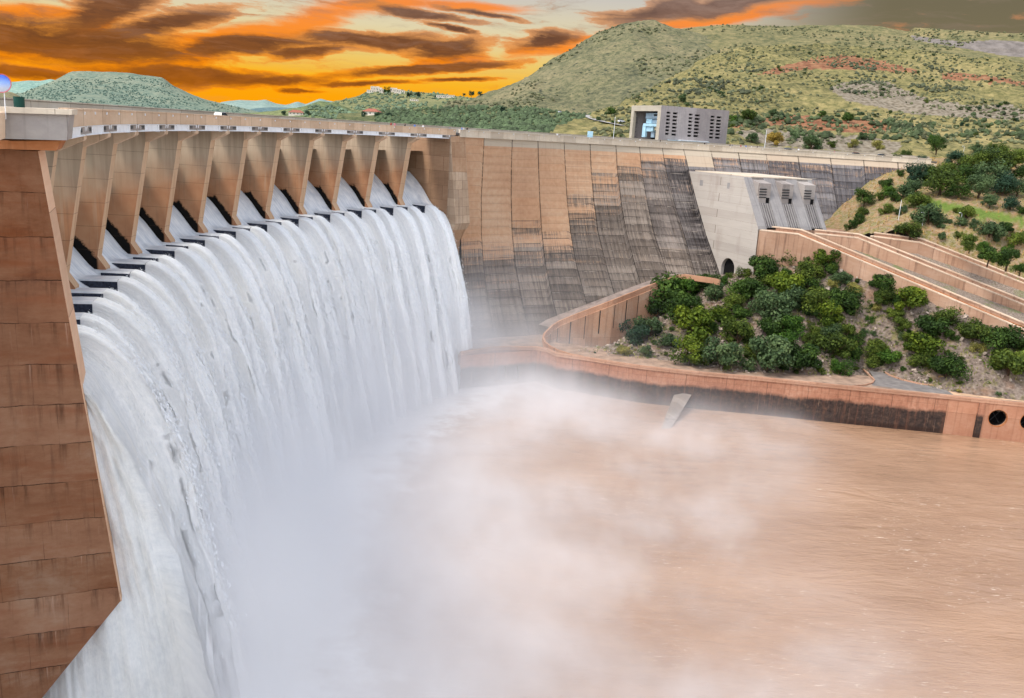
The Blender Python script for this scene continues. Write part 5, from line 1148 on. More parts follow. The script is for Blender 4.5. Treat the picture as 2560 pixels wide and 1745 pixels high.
# slope A, seen between the terrace and the nearest flume: (x, base y, width, colour, form, words)
SA7 = [(135, 300, 215, 'dk', 'b', 'large {} bush at the foot of the streaked grey wall beside the intake'), (340, 190, 140, 'ol', 'b', 'upright {} bush against the peach flume wall near the black streaks'), (478, 218, 98, 'dk', 'r', 'small {} bush on the peach wall, between two taller ones'),
 (650, 235, 170, 'yl', 'b', 'tall {} bush highest on the slope against the flume wall'), (690, 262, 120, 'dk', 'b', '{} bush tucked under the tall yellow green one by the flume wall'), (185, 372, 112, 'ol', 'r', 'small {} bush on bare stones under the big dark bush by the intake'), (335, 305, 95, 'br', 'r', 'small round {} bush among stones uphill of the yellow bush'),
 (325, 452, 225, 'yl', 'b', 'broad {} bush glowing brightest on the upper slope'), (520, 338, 220, 'ol', 'b', 'wide {} bush just right of the brightest yellow bush'), (520, 412, 160, 'dk', 'b', 'low {} bush right below the wide olive one'), (50, 455, 180, 'dk', 'b', '{} bush at the upper left, above the grey green thicket'), (150, 492, 150, 'dk', 'b', '{} bush joined to its dark neighbour above the grey green thicket'),
 (770, 352, 145, 'gr', 'b', '{} airy bush on stones below the flume wall'), (870, 440, 112, 'pl', 'b', '{} shrub on scree in the middle of the slope'), (700, 385, 80, 'pl', 'r', 'little {} shrub left of the scree patch'), (190, 640, 265, 'gr', 'b', 'big {} bush making the left half of the thicket'), (350, 560, 230, 'gr', 'b', '{} bush crowning the thicket on the left'), (300, 690, 120, 'br', 'r', '{} bush at the right foot of the grey thicket'),
 (545, 560, 240, 'ol', 'b', '{} bush at the top left of the biggest dark cluster'), (760, 580, 240, 'dk', 'b', 'big {} bush at the right of the biggest cluster'), (640, 690, 240, 'yl', 'b', '{} bush lowest in the biggest dark cluster'), (520, 610, 150, 'dk', 'b', 'deep {} bush in the shade of the biggest cluster'), (340, 745, 195, 'br', 'b', '{} bush below the grey thicket, left of bare ground'), (205, 765, 170, 'dk', 'b', '{} bush left of the bright one below the thicket'),
 (1090, 405, 180, 'dk', 'b', 'flat {} bush near the flume wall, right of the scree'), (1075, 522, 180, 'ol', 'b', 'loose {} bush right of the scree under the flat dark bush'), (1040, 565, 90, 'pl', 'r', 'little {} tuft on the scree'), (1200, 520, 120, 'dk', 'b', '{} bush squeezed beside the rust yellow one near the wall'), (1310, 552, 215, 'yl', 'b', '{} bush with sunny right side under the flume wall'), (1185, 640, 150, 'ol', 'b', 'round {} bush on stones in the middle right of the slope'),
 (990, 655, 82, 'br', 'r', 'lone small {} bush on bare scree'), (1245, 732, 142, 'ol', 'r', 'rounded {} bush alone on the lower right scree'), (1480, 765, 235, 'dk', 'b', 'large {} bush left in the row under the flume wall at right'), (1600, 690, 200, 'ol', 'b', '{} bush behind the row close to the flume wall at right'), (1640, 795, 105, 'dk', 'r', 'small {} bush before the row on the right'), (1810, 800, 225, 'ol', 'b', '{} bush in the middle of the row under the flume wall'), (2030, 865, 290, 'dk', 'b', 'widest {} bush of the row under the flume wall'), (2165, 880, 170, 'dk', 'b', '{} bush at the picture edge ending the row under the wall'),
 (680, 785, 175, 'gr', 'b', '{} bush below the biggest cluster on the left'), (790, 795, 165, 'ol', 'b', '{} bush below the biggest cluster on the right'), (545, 770, 120, 'ol', 'r', 'small {} bush beside bare earth under the biggest cluster'), (870, 832, 120, 'dk', 'r', '{} bush in a dark hollow at the slope centre'), (300, 862, 215, 'br', 'b', 'low {} bush with lit top on the lower left'), (510, 842, 112, 'ol', 'r', '{} bush by the narrow bare strip on the lower left'),
 (700, 932, 265, 'ol', 'b', 'wide {} bush above the lone round terrace bush'), (855, 945, 130, 'dk', 'b', '{} bush right of the wide olive one near the terrace'), (180, 1045, 310, 'gr', 'b', 'huge {} bush leaning over the terrace edge'), (440, 1045, 245, 'dk', 'b', 'big {} bush on the terrace edge left of the tiny tuft'), (760, 1066, 162, 'br', 'r', 'lone round {} bush standing forward on the terrace'), (605, 1052, 52, 'yl', 'r', 'tiny {} tuft on the terrace edge'),
 (1040, 912, 170, 'ol', 'b', '{} bush above the hooked kerb'), (1145, 990, 175, 'br', 'b', '{} bush right behind the hooked kerb'), (1035, 1005, 140, 'ol', 'b', '{} bush left behind the hooked kerb'), (1410, 930, 260, 'yl', 'b', 'tall {} bush on the right, over the curved kerb'), (1420, 1020, 190, 'ol', 'b', '{} bush just above the yellow marker post'), (1600, 1085, 250, 'dk', 'b', 'big {} bush right of the yellow marker post'), (1310, 845, 130, 'ol', 'r', '{} bush uphill of the tall yellow green one at right'),
 (2090, 1072, 295, 'ol', 'b', 'big {} bush at the right edge above the railing'), (1850, 900, 112, 'pl', 'r', '{} shrub alone on stones at the far right'), (950, 770, 90, 'gr', 'r', 'small {} shrub among boulders at the slope centre'), (1270, 800, 90, 'gr', 'r', 'small {} shrub on the scree above the tall yellow bush')]
SA6 = [(1412, 330, 105, 'dk', 'c', 'pointed {} bush like a small conifer beside the ramp'), (1560, 400, 330, 'dk', 'b', 'great {} bush filling the corner below the ramp'), (1700, 330, 230, 'br', 'b', '{} bush lit under the upper ramp wall'), (1870, 250, 150, 'dk', 'b', '{} bush at the end of the upper ramp wall'), (1990, 215, 112, 'br', 'r', '{} bush hiding the very end of the ramp parapet'), (2062, 150, 62, 'ol', 'r', 'tiny {} bush near the tunnel mouth'), (2185, 140, 102, 'ol', 'r', 'small {} bush just right of the tunnel mouth'),
 (1930, 345, 172, 'gr', 'r', 'rounded {} bush ringed by pale stones'), (2185, 320, 220, 'dk', 'b', 'spreading {} bush on pale stones below the tunnel'), (1440, 470, 290, 'dk', 'b', 'massive {} bush in the shade of the ramp corner'), (1300, 430, 190, 'dk', 'b', '{} bush pressed against the jointed ramp panels'), (1170, 620, 240, 'bl', 'b', '{} bush half veiled by mist in the pit'), (1310, 690, 200, 'bl', 'b', 'low {} bush in mist at the bottom of the pit'), (1690, 500, 260, 'dk', 'b', 'dense {} bush in the middle of the shaded thicket'), (1400, 650, 230, 'gr', 'b', '{} bush on the lower edge of the shaded thicket'),
 (1750, 640, 300, 'yl', 'b', 'wide {} bush catching sun below the thicket'), (1985, 520, 180, 'yl', 'b', '{} bush glowing in the upper middle of the slope'), (2085, 420, 180, 'ol', 'b', '{} bush beside pale stones right of the thicket'), (2160, 490, 160, 'dk', 'b', '{} bush right below the pale stones'), (1745, 875, 285, 'yl', 'b', 'broad {} bush lowest on the left, over the terrace'), (1990, 895, 260, 'gr', 'b', '{} bush next to the broad yellow green one over the terrace'), (2130, 710, 260, 'ol', 'b', 'large {} bush in the middle of the lower slope'), (1560, 725, 150, 'gr', 'b', 'faint {} bush at the edge of the mist'), (1200, 795, 110, 'pl', 'r', '{} shrub on the terrace edge in the mist'), (1370, 800, 110, 'gr', 'r', '{} shrub on the misty terrace edge beside the pit'), (2240, 810, 150, 'ol', 'b', '{} bush above the huge grey green one'), (1900, 620, 120, 'dk', 'r', 'small {} bush between the two sunlit yellow green ones')]
UND = []
for L_, zf, scl in ((SA7, z7, 3.1686), (SA6, z6, 3.32)):
    for x, y, wd_, key, form, words in L_:
        P = dropon(*zf(x, y), hA, 150, 330)
        if P is None or P[2] < PZ-5: P = onz(*zf(x, y), PZ-.9)
        plant(P, wpx(P, wd_/scl)*(1.42 if zf is z6 or x < 900 else 1.3), key, words.format(KN[key]), form=form); UND.append((P, wpx(P, wd_/scl)))
ur = random.Random(91); V = []; F = []; T = []
for P, w_ in UND:         # low leafy growth creeping out from under the bushes
    for _ in range(10):
        a = ur.uniform(0, 6.28); q = w_*ur.uniform(.3, .85); x, y = P[0]+q*cos(a), P[1]+q*sin(a)
        if not inpoly(x, y, polyA): continue
        z = float(hA(x, y)[0]); s = ur.uniform(.25, .75); tn = ur.uniform(.2, .8)
        for _ in range(46):
            d = Vector((ur.gauss(0, .5), ur.gauss(0, .5), abs(ur.gauss(0, .4))))*s; l = ur.uniform(.06, .17); e1 = Vector((ur.gauss(0, 1), ur.gauss(0, 1), ur.gauss(0, .5))).normalized(); e2 = e1.orthogonal().normalized(); p = Vector((x, y, z+.05))+d; k = len(V)
            V += [tuple(p-e1*l), tuple(p+e2*l*.6), tuple(p+e1*l), tuple(p-e2*l*.6)]; F.append((k, k+1, k+2, k+3)); T.append(max(0, min(1, tn+ur.uniform(-.2, .2))))
me = mesh('undergrowth', V, F); fattr(me, 'tone', T); o = put('undergrowth', me, LM['ol']); tag(o, 'low leafy undergrowth around the feet of the bushes on the rocky slope', 'undergrowth', kind='stuff')
er = random.Random(77); cnt = 0
while cnt < 75:
    x, y = er.uniform(20, 165), er.uniform(225, 300)
    if not inpoly(x, y, polyA): continue
    z = float(hA(x, y)[0])
    if z < PZ-1.2: continue
    q = proj([x, y, z])[0]
    if q[0] > 2600: continue
    cnt += 1; plant((x, y, z), er.uniform(1., 2.6), er.choice(['ol', 'br', 'gr', 'dk', 'ol', 'pl']), 'small green shrub growing among the stones of the rocky slope', 'shrub', 'small shrubs among the stones', 'r', .9)
SB = [(945, 560, 150, 'dk', 't', 'tree', '{} tree hard against the right end of the dam wall'), (1120, 412, 125, 'dk', 'b', 'bush', '{} bush on the dry slope above the dark tree'), (1235, 318, 75, 'dk', 'r', 'bush', 'small {} bush under the crest road at the dam end'), (1195, 245, 112, 'ol', 't', 'tree', 'small {} tree with a bare trunk standing before the crest end'), (1402, 240, 92, 'bl', 't', 'tree', 'small {} tree at the end of the grey crest wall'),
 (840, 740, 105, 'dk', 'r', 'bush', '{} bush lowest at the corner between wall and flume'), (915, 698, 112, 'dk', 'r', 'bush', '{} bush at the wall foot above the lowest one'), (925, 640, 115, 'ol', 'r', 'bush', '{} bush in the pair climbing the wall foot'), (1070, 502, 85, 'ol', 'r', 'bush', '{} bush on the path edge right of the dark tree'), (1140, 472, 112, 'br', 'b', 'bush', '{} bush on the dry slope under the crest bushes'), (1180, 525, 112, 'dk', 'b', 'bush', '{} bush left of the grey brown thicket'),
 (1120, 622, 112, 'ol', 'r', 'bush', '{} bush alone on the orange grass'), (1215, 624, 72, 'dk', 'r', 'bush', 'small {} bush second on the orange grass'), (1332, 648, 46, 'dk', 'r', 'bush', 'tiny {} bush on the dry slope by the lamp posts'), (1370, 572, 185, 'ol', 'b', 'bush', 'big {} bush at the left tip of the lawn'), (1315, 490, 205, 'gr', 'b', 'bush', '{} bare looking bush above the lawn tip'), (1270, 606, 82, 'gr', 'r', 'bush', '{} bush between the orange grass and the lawn'),
 (1310, 812, 205, 'ol', 'b', 'bush', 'broad {} bush at the bend of the farthest flume'), (1212, 766, 75, 'dk', 'r', 'bush', 'small {} bush left of the broad one at the flume bend'), (1460, 698, 205, 'gr', 'b', 'bush', 'wide {} bush below the lawn'), (1540, 732, 95, 'gr', 'r', 'bush', '{} bush right below the wide grey one'), (1572, 820, 85, 'gr', 'r', 'bush', '{} bush beside red soil above the flume'), (1770, 866, 135, 'ol', 'b', 'bush', '{} bush on red soil above the flume'), (1785, 908, 115, 'ol', 'r', 'bush', '{} bush just under the one on red soil'),
 (1695, 815, 75, 'ol', 'r', 'bush', 'small {} bush over the red soil'), (1680, 616, 62, 'ol', 'r', 'bush', 'tiny {} bush at the middle of the lawn edge'), (1762, 664, 145, 'ol', 'b', 'bush', '{} bush on the lower lawn edge'), (1825, 732, 95, 'gr', 'r', 'bush', '{} bush below the lawn at mid right'), (1720, 716, 115, 'gr', 'b', 'bush', '{} bush left of its twin below the lawn'), (1618, 696, 55, 'gr', 'r', 'bush', 'tiny {} shrub on dry grass below the lawn'), (1935, 800, 185, 'gr', 'b', 'bush', 'wide {} bush on the right below the lawn end'), (2060, 770, 125, 'dk', 'b', 'bush', '{} bush below the right end of the lawn'),
 (1980, 846, 75, 'gr', 'r', 'bush', 'small {} bush under the wide grey one at right'), (1895, 915, 115, 'br', 'b', 'bush', '{} bush at the left of the dark flume hedge'), (1930, 1005, 165, 'dk', 'b', 'bush', '{} bush first of the dark row beside the farthest flume'), (2080, 1030, 205, 'dk', 'b', 'bush', '{} bush second of the dark row beside the farthest flume'), (2185, 1085, 130, 'dk', 'b', 'bush', '{} bush last of the dark row beside the farthest flume'), (2165, 866, 165, 'ol', 'b', 'bush', 'tall {} bush at the right picture edge'), (2100, 900, 75, 'br', 'r', 'bush', '{} bush left of the tall one at the edge'), (2070, 940, 85, 'br', 'r', 'bush', '{} bush above the dark row at right')]
for x, y, wd_, key, form, cat, words in SB:
    P = dropon(*z5(x, y), hB, 200, 420)
    if P is None: P = atd(*z5(x, y), 330)
    plant(P, wpx(P, wd_/3.1686)*1.2, key, words.format(KN[key]), cat, 'bushes and trees on the dry slope', form)
TB = [(1340, 400, 190, 'bl', 'leftmost tree of the wood, {} and rounded'), (1470, 380, 150, 'dk', '{} tree second from the left in the wood'), (1545, 478, 285, 'ol', 'great {} tree standing forward in the wood above the lawn'), (1660, 285, 175, 'bl', 'tall {} tree rising over the left part of the wood'), (1800, 320, 215, 'ol', 'sunlit {} tree in the back row of the wood'), (1750, 415, 225, 'dk', '{} tree in the shaded heart of the wood'), (1910, 280, 215, 'gr', '{} tree at the back centre of the wood'),
      (2000, 350, 260, 'ol', 'wide {} tree at the back right of the wood'), (2150, 250, 170, 'ol', '{} tree at the top right of the wood'), (1925, 440, 260, 'gr', 'dusty {} tree in the middle of the wood'), (1850, 500, 210, 'gr', '{} tree above the right half of the lawn'), (2040, 480, 215, 'bl', '{} tree in the lower right of the wood'), (2155, 490, 185, 'gr', 'dull {} tree at the right edge of the wood'), (1690, 505, 160, 'dk', 'low {} tree at the lawn corner of the wood'), (1945, 570, 135, 'gr', '{} tree low over the lawn at right'), (2105, 600, 140, 'bl', '{} tree lowest at the right of the wood'), (2195, 628, 90, 'dk', 'small {} tree at the right edge beside the lawn'), (2190, 360, 160, 'dk', '{} tree on the right edge behind the wood'), (1600, 360, 160, 'ol', '{} tree behind the great forward one')]
for x, y, wd_, key, words in TB:
    P = dropon(*z5(x, y), hB, 260, 420)
    if P is None: P = atd(*z5(x, y+20), 385)
    plant(P, wpx(P, wd_/3.1686)*1.24, key, words.format(KN[key]), 'tree', 'trees of the wood above the lawn', 't', .85)
# trees and shrubs on the near hillside
from mathutils.bvhtree import BVHTree
def bvh(name): 
    o = bpy.data.objects[name]; me = o.data; return BVHTree.FromPolygons([v.co.copy() for v in me.vertices], [tuple(p.vertices) for p in me.polygons])
BV = {k: bvh(k) for k in ('near_hill', 'big_hill', 'scrub_slope', 'town_hill', 'plateau_hill', 'low_ridge', 'table_mountain')}
def hit(px, py, names=('near_hill', 'plateau_hill', 'big_hill', 'scrub_slope', 'town_hill', 'low_ridge', 'table_mountain')):
    d = Vector(ray(px, py)).normalized(); best = None
    for k in names:
        h = BV[k].ray_cast(Vector((0, 0, 0)), d)
        if h[0] is not None and (best is None or h[3] < best[1]): best = (h[0], h[3])
    return None if best is None else np.array(best[0])
HB = [(1280, 170, 105, 'dk', 'r', 'bush', z5, '{} round bush right above the crest wall end'), (1520, 150, 165, 'dk', 't', 'tree', z5, 'solitary {} tree on the red bank above the wood'), (1500, 60, 110, 'br', 'r', 'bush', z5, '{} bush on the terrace of grass behind the solitary tree'), (530, 115, 200, 'gr', 'b', 'bush', z5, 'wide {} bush on the rocks over the parapet'), (60, 50, 130, 'gr', 'b', 'bush', z5, '{} bush right of the control building'), (240, 70, 140, 'rd', 'b', 'bush', z5, '{} bush behind the flagpole'), (1060, 110, 130, 'pl', 'r', 'bush', z5, '{} bush on the rocks near the crest end'), (860, 90, 110, 'pl', 'r', 'bush', z5, '{} bush between rocks above the parapet'), (690, 90, 90, 'ol', 'r', 'bush', z5, '{} bush right of the wide grey one'),
      (1980, 180, 150, 'ol', 't', 'tree', z5, '{} tree behind the back row of the wood'), (1830, 140, 140, 'gr', 'r', 'bush', z5, '{} bush on the bank above the wood'), (2040, 150, 140, 'ol', 'b', 'bush', z5, '{} bush on the upper bank at far right'), (2190, 210, 120, 'ol', 't', 'tree', z5, '{} tree topmost at the right picture edge'),
      (1195, 240, 155, 'ol', 'b', 'bush', z4, '{} bush right beside the red earth cut'), (1070, 245, 90, 'br', 'r', 'bush', z4, '{} bush touching the right wall of the control building'), (90, 190, 120, 'dk', 'b', 'bush', z4, '{} bush left of the control building above the road bend'), (1390, 195, 100, 'gr', 'r', 'bush', z4, '{} bush over the middle of the lower red cut'), (1790, 200, 80, 'dk', 'r', 'bush', z4, '{} bush on the rim of the lower red cut'), (2000, 235, 130, 'dk', 'b', 'bush', z4, '{} bush at the right end of the lower red cut'), (1560, 380, 100, 'gr', 'b', 'bush', z4, '{} bush below the lower red cut'), (2120, 385, 90, 'gr', 'r', 'bush', z4, '{} shrub on the grass below the scree'), (660, 80, 100, 'gr', 'r', 'bush', z4, '{} shrub over the roof of the control building')]
for x, y, wd_, key, form, cat, zf, words in HB:
    P = hit(*zf(x, y))
    if P is not None: plant(P, wpx(P, wd_/3.2), key, words.format(KN[key]), cat, 'bushes above the crest road', form)
# shrubs dotted over the hillside: the largest are things, the countless rest one mass
hr_ = random.Random(5); cnt = 0
for _ in range(1500):
    if cnt >= 150: break
    x, y = hr_.uniform(1480, 2560), hr_.uniform(120, 345); P = hit(x, y, ('near_hill',))
    if P is None or fbm(P[0]*.012, P[1]*.012, 3) < -.05: continue
    cnt += 1; plant(P, hr_.uniform(2., 4.8), hr_.choice(['dk', 'gr', 'gr', 'ol', 'bl']), 'small dark shrub dotted on the grassy hillside beyond the dam', 'shrub', 'shrubs dotted on the hillside', 'r', .8)
def blob_me(r, P, s, V, F):
    k = len(V); m = 7
    for lv, (q, h) in enumerate(((.75, 0), (1, .35), (.7, .75))):
        for j in range(m): V.append((P[0]+s*q*cos(6.283*j/m)*r.uniform(.7, 1.2), P[1]+s*q*sin(6.283*j/m)*r.uniform(.7, 1.2), P[2]-s*.15+s*h*1.2*r.uniform(.75, 1.2)))
    V.append((P[0], P[1], P[2]+s*1.15))
    for lv in range(2):
        for j in range(m): F.append((k+lv*m+j, k+lv*m+(j+1) % m, k+(lv+1)*m+(j+1) % m, k+(lv+1)*m+j))
    F += [(k+2*m+j, k+2*m+(j+1) % m, k+3*m) for j in range(m)]
def scrub(names, box, n, smin, smax, label, mat, thr=-.1, f=.01, seed=0):
    r = random.Random(seed); V = []; F = []; c = 0
    for _ in range(n*4):
        if c >= n: break
        P = hit(r.uniform(box[0], box[1]), r.uniform(box[2], box[3]), names)
        if P is None or fbm(P[0]*f, P[1]*f, 2+seed) < thr: continue
        c += 1; blob_me(r, P, r.uniform(smin, smax), V, F)
    o = put('scrub', mesh('scrub', V, F), mat); tag(o, label, 'scrub', kind='stuff')
M_scr = plain('scrub_leaves', (80, 82, 58), .9, .35, .12); M_scr2 = plain('dark_scrub_leaves', (66, 78, 54), .9, .35, .1); M_scr4 = plain('mountain_hazed_leaves', (78, 97, 86), .9, .15, .05); M_scr3 = plain('far_scrub_leaves', (84, 98, 76), .9, .3, .05)  # M_scr4 carries the mountain's teal haze in its leaf colour
scrub(('near_hill',), (1480, 2560, 110, 360), 3000, .4, 1.5, 'countless small tufts and shrubs over the near hillside', M_scr, -.25, .012, 1)
scrub(('big_hill', 'plateau_hill'), (1120, 2560, 62, 290), 2600, .8, 2.4, 'fine dark scrub over the tall hill and the plateau', M_scr, -.12, .006, 2)
scrub(('scrub_slope',), (940, 1580, 265, 340), 2600, .9, 2.6, 'dense green scrub over the valley side beyond the dam', M_scr2, -.6, .01, 3)
scrub(('town_hill', 'low_ridge'), (760, 1300, 225, 320), 1100, 1.5, 3.5, 'scrub over the town hill and the low ridge', M_scr3, -.1, .006, 4)
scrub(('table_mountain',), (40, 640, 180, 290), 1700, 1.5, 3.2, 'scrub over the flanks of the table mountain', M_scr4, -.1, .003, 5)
scrub(('near_hill',), (1560, 2420, 160, 235), 450, .7, 2., 'dark shrub belts along the ridge and the rim of the upper red cut', plain('belt_scrub_leaves', (66, 70, 52), .9, .3, .12), .18, .02, 8)
scrub(('near_hill',), (1800, 2560, 285, 350), 380, .7, 2.2, 'dark shrubs along the lower red cut and the terraces above the wood', plain('terrace_scrub_leaves', (56, 66, 42), .9, .3, .12), .1, .03, 9)
# stones and tufts on the two slopes
def stones(h, xs, ys, n, test, smin, smax, mat, name, label, seed):
    r = random.Random(seed); V = []; F = []; c = 0
    while c < n:
        x, y = r.uniform(*xs), r.uniform(*ys)
        if not test(x, y): 
            if r.random() < .0005: c += 1
            continue
        c += 1; z = float(h(x, y)[0])+.12; s = smin+(smax-smin)*r.random()**3; k = len(V); M = Matrix.Rotation(r.uniform(0, 6), 3, Vector((r.random(), r.random(), r.random())).normalized())
        for a in (-1, 1):
            for b in (-1, 1):
                for d in (-1, 1): q = M@Vector((a*s*r.uniform(.5, 1), b*s*r.uniform(.4, .8), d*s*r.uniform(.2, .5))); V.append((x+q.x, y+q.y, z+q.z))
        F += [tuple(k+q for q in f) for f in ((0, 1, 3, 2), (4, 6, 7, 5), (0, 4, 5, 1), (2, 3, 7, 6), (0, 2, 6, 4), (1, 5, 7, 3))]
    o = put(name, mesh(name, V, F), mat); tag(o, label, name, kind='stuff')
M_stone = plain('field_stone', (148, 134, 122), .95, .3, .3)
stones(hA, (14, 165), (230, 300), 2600, lambda x, y: inpoly(x, y, polyA), .12, .75, M_stone, 'rubble', 'loose grey stones strewn over the rocky slope', 21)
def tufts(h, xs, ys, n, test, mat, label, seed, s0=.35):
    r = random.Random(seed); V = []; F = []; c = 0; g = 0
    while c < n and g < n*20:
        g += 1; x, y = r.uniform(*xs), r.uniform(*ys)
        if not test(x, y): continue
        c += 1; z = float(h(x, y)[0])
        for b in range(7):
            a = r.uniform(0, 6.28); l = r.uniform(.5, 1.2)*s0*2; k = len(V); q = r.uniform(.1, .5)*s0*2
            V += [(x-.1*sin(a), y+.1*cos(a), z-.1), (x+.1*sin(a), y-.1*cos(a), z-.1), (x+q*cos(a), y+q*sin(a), z+l)]; F.append((k, k+1, k+2))
    o = put('grass', mesh('grass', V, F), mat); tag(o, label, 'grass', kind='stuff')
tufts(hA, (14, 165), (230, 300), 1500, lambda x, y: inpoly(x, y, polyA) and fbm(x*.08, y*.08, 6) > .05, plain('dry_tufts', (138, 134, 82), .95, .3, .3), 'dry grass tufts between the stones of the rocky slope', 31)
tufts(hB, (100, 260), (255, 400), 2600, lambda x, y: RP-math.hypot(x-CX, y-CY) < 200 and y > 262 and (FC2[2]-FC2[1])[0]*(y-FC2[1][1])-(FC2[2]-FC2[1])[1]*(x-FC2[1][0]) > 30 and fbm(x*.06, y*.06, 9) > -.1 and bool(x > 112), plain('straw_tufts', (168, 140, 86), .95, .3, .2), 'straw coloured grass tufts on the dry slope', 32, .4)
# ------------------------------------------------------- control building
cb_c = oncyl(*zb(765, 880), RP+14); cb_r = oncyl(*zb(2015, 955), RP+14); BZ = -1.9
h_ = math.atan2(cb_r[1]-cb_c[1], cb_r[0]-cb_c[0]); f1 = np.array([cos(h_), sin(h_), 0]); f2 = np.array([-sin(h_), cos(h_), 0])
topz = onv(*zb(812, 240), cb_c, f1)[2]; LF = float((onv(*zb(2060, 350), cb_c, f1)-cb_c)@f1)
LE = float((onv(*zb(290, 225), cb_c, f2)-cb_c)@f2)
def Cf(u, z, w): return tuple(cb_c+f1*u+f2*w+np.array([0, 0, z-cb_c[2]]))
def Ce(u, z, w): return tuple(cb_c+f2*u+f1*w+np.array([0, 0, z-cb_c[2]]))
cb = empty('control_building', (cb_c[0], cb_c[1], BZ), h_, 'boxy grey concrete control building with louvred slots and one big open end', 'building')
M_bl = concrete('building_shaded_concrete', (136, 130, 130), (150, 143, 142), (164, 158, 154), br=(8.9, 40), streak=.35, axes='pos', drk=(104, 98, 98), line=.012)  # cooler, darker copy: shade of the front painted into the concrete
M_be = concrete('building_sunlit_end_concrete', (160, 152, 138), (176, 168, 152), (190, 182, 166), br=(30, 40), streak=.2, axes='pos', drk=(120, 112, 100), line=.005)  # lighter, warmer copy: sunlight on the end wall painted into the colour
cols_ = [[(920, 990), (373, 437, 500, 565, 632, 692, 757), -27], [(1035, 1120), (385, 448, 512, 577, 643, 706, 770), -27], [(1325, 1395), (408, 472, 536, 602, 663, 727, 792), -30], [(1435, 1525), (422, 486, 548, 610, 673, 737, 797), -30], [(1720, 1795), (445, 508, 570, 636, 694, 757, 822), -30], [(1830, 1915), (457, 520, 580, 640, 702, 765, 828), -30]]
holes = []; grp = []
for (xa, xb), ys_, dr in cols_:
    g_ = []
    for k, y in enumerate(ys_):
        sh = dr*k/6*1.0
        a = onv(*zb(xa+sh, y), cb_c, f1); b = onv(*zb(xb+sh, y+8), cb_c, f1); ua, ub = float((a-cb_c)@f1), float((b-cb_c)@f1)
        hh = .34; g_.append(rect(ua, ub, a[2]-hh, a[2]+hh))
    holes += g_; grp.append(g_)
V, F, VB, FB_ = holed(rect(0, LF, BZ-1, topz), holes, Cf, .9)
put('front_wall', mesh('front_wall', V, F), M_bl, cb)
for g_ in grp:
    m = MB(); m2 = MB()
    for q in g_:
        u0, u1_, v0, v1 = q[0][0], q[1][0], q[0][1], q[2][1]
        m.add([Cf(u0, v0, .86), Cf(u1_, v0, .86), Cf(u1_, v1, .86), Cf(u0, v1, .86)], [(0, 1, 2, 3)])
    put('louvre_window', m.me('louvre_window'), M_black, cb)
eh = [onv(*zb(x, y), cb_c, f2) for x, y in ((335, 345), (745, 345), (712, 832), (285, 805))]; eu = [float((p-cb_c)@f2) for p in eh]
u0, u1_ = min(eu[1], eu[2])+.0, max(eu[0], eu[3]); v1 = eh[0][2]; v0 = BZ+.1
V, F, VB, FB_ = holed([(0, BZ-1), (LE, BZ-1), (LE, topz), (0, topz)], [rect(u0, u1_, v0, v1)], Ce, 1.1)
put('end_frame', mesh('end_frame', V, F), M_be, cb)
def slab6(m, fn, ua, ub, va, vb, wa, wb_): return m.add([fn(ua, va, wa), fn(ub, va, wa), fn(ub, va, wb_), fn(ua, va, wb_), fn(ua, vb, wa), fn(ub, vb, wa), fn(ub, vb, wb_), fn(ua, vb, wb_)], [(0, 3, 2, 1), (4, 5, 6, 7), (0, 1, 5, 4), (1, 2, 6, 5), (2, 3, 7, 6), (3, 0, 4, 7)])
m = MB(); slab6(m, Cf, .02, LF-.02, topz-.9, topz-.02, 1., LE-.02); put('roof', m.me('roof'), M_bl, cb)
m = MB(); slab6(m, Cf, LF-.8, LF-.002, BZ-1, topz-.92, .91, LE-.9); slab6(m, Cf, 0.02, LF, BZ-1, topz-.003, LE-.85, LE-.002); put('rear_wall', m.me('rear_wall'), M_bl, cb)
m = MB(); slab6(m, Ce, .95, LE-.9, BZ, topz-.95, 9., 9.3); put('inner_wall', m.me('inner_wall'), M_black, cb)
m = MB(); slab6(m, Ce, .95, LE-.95, BZ-.2, BZ+.02, 0, 8.9); put('floor_slab', m.me('floor_slab'), M_grey, cb)
m = MB()
for k in range(7): slab6(m, Ce, u1_-1.0, u1_-.25, BZ+1+k*1.75, BZ+1.12+k*1.75, 1.12, 1.3)
put('ladder', m.me('ladder'), M_dark, cb)
M_ind = plain('blue_grey_steel', (136, 156, 170), .6, .08); M_ind2 = plain('pale_blue_steel', (156, 190, 206), .6, .08); M_lb = plain('pale_blue_panel', (150, 172, 182), .7, .08)
cr_ = empty('gantry_crane', Ce((u0+u1_)/2, BZ, 3), h_, 'blue grey gantry crane standing inside the open end of the control building', 'crane')
def cbox(nm, x0, x1, y0, y1, w0, w1_, mt):
    a = onv(*zb(x1, y1), cb_c, f2); b = onv(*zb(x0, y0), cb_c, f2); m = MB(); slab6(m, Ce, max(float((a-cb_c)@f2), u0+.05), float((b-cb_c)@f2), a[2], b[2], w0, w1_); put(nm, m.me(nm), mt, cr_)
cbox('crane_beam', 440, 722, 565, 625, 1.3, 3.5, M_ind2); cbox('leg', 425, 462, 600, 815, 1.4, 2.2, M_ind2); cbox('crane_house', 460, 700, 375, 480, 2., 4.5, M_ind); cbox('tower', 460, 545, 480, 560, 2.2, 4.5, M_ind2); cbox('hoist', 550, 670, 490, 560, 2.6, 4.2, M_ind)
cbox('window_band', 605, 695, 395, 430, 1.96, 1.99, M_black); cbox('hook_block', 470, 585, 622, 712, 1.8, 3.2, M_ind2); cbox('counterweight', 600, 655, 630, 690, 2.4, 3.6, plain('cream_steel', (196, 184, 150), .7)); cbox('leg', 535, 575, 715, 818, 2.4, 3., M_ind)
an = empty('low_annex', Cf(LF*.3, BZ, -1.4), h_, 'low pale blue annex wall along the front of the control building', 'annex')
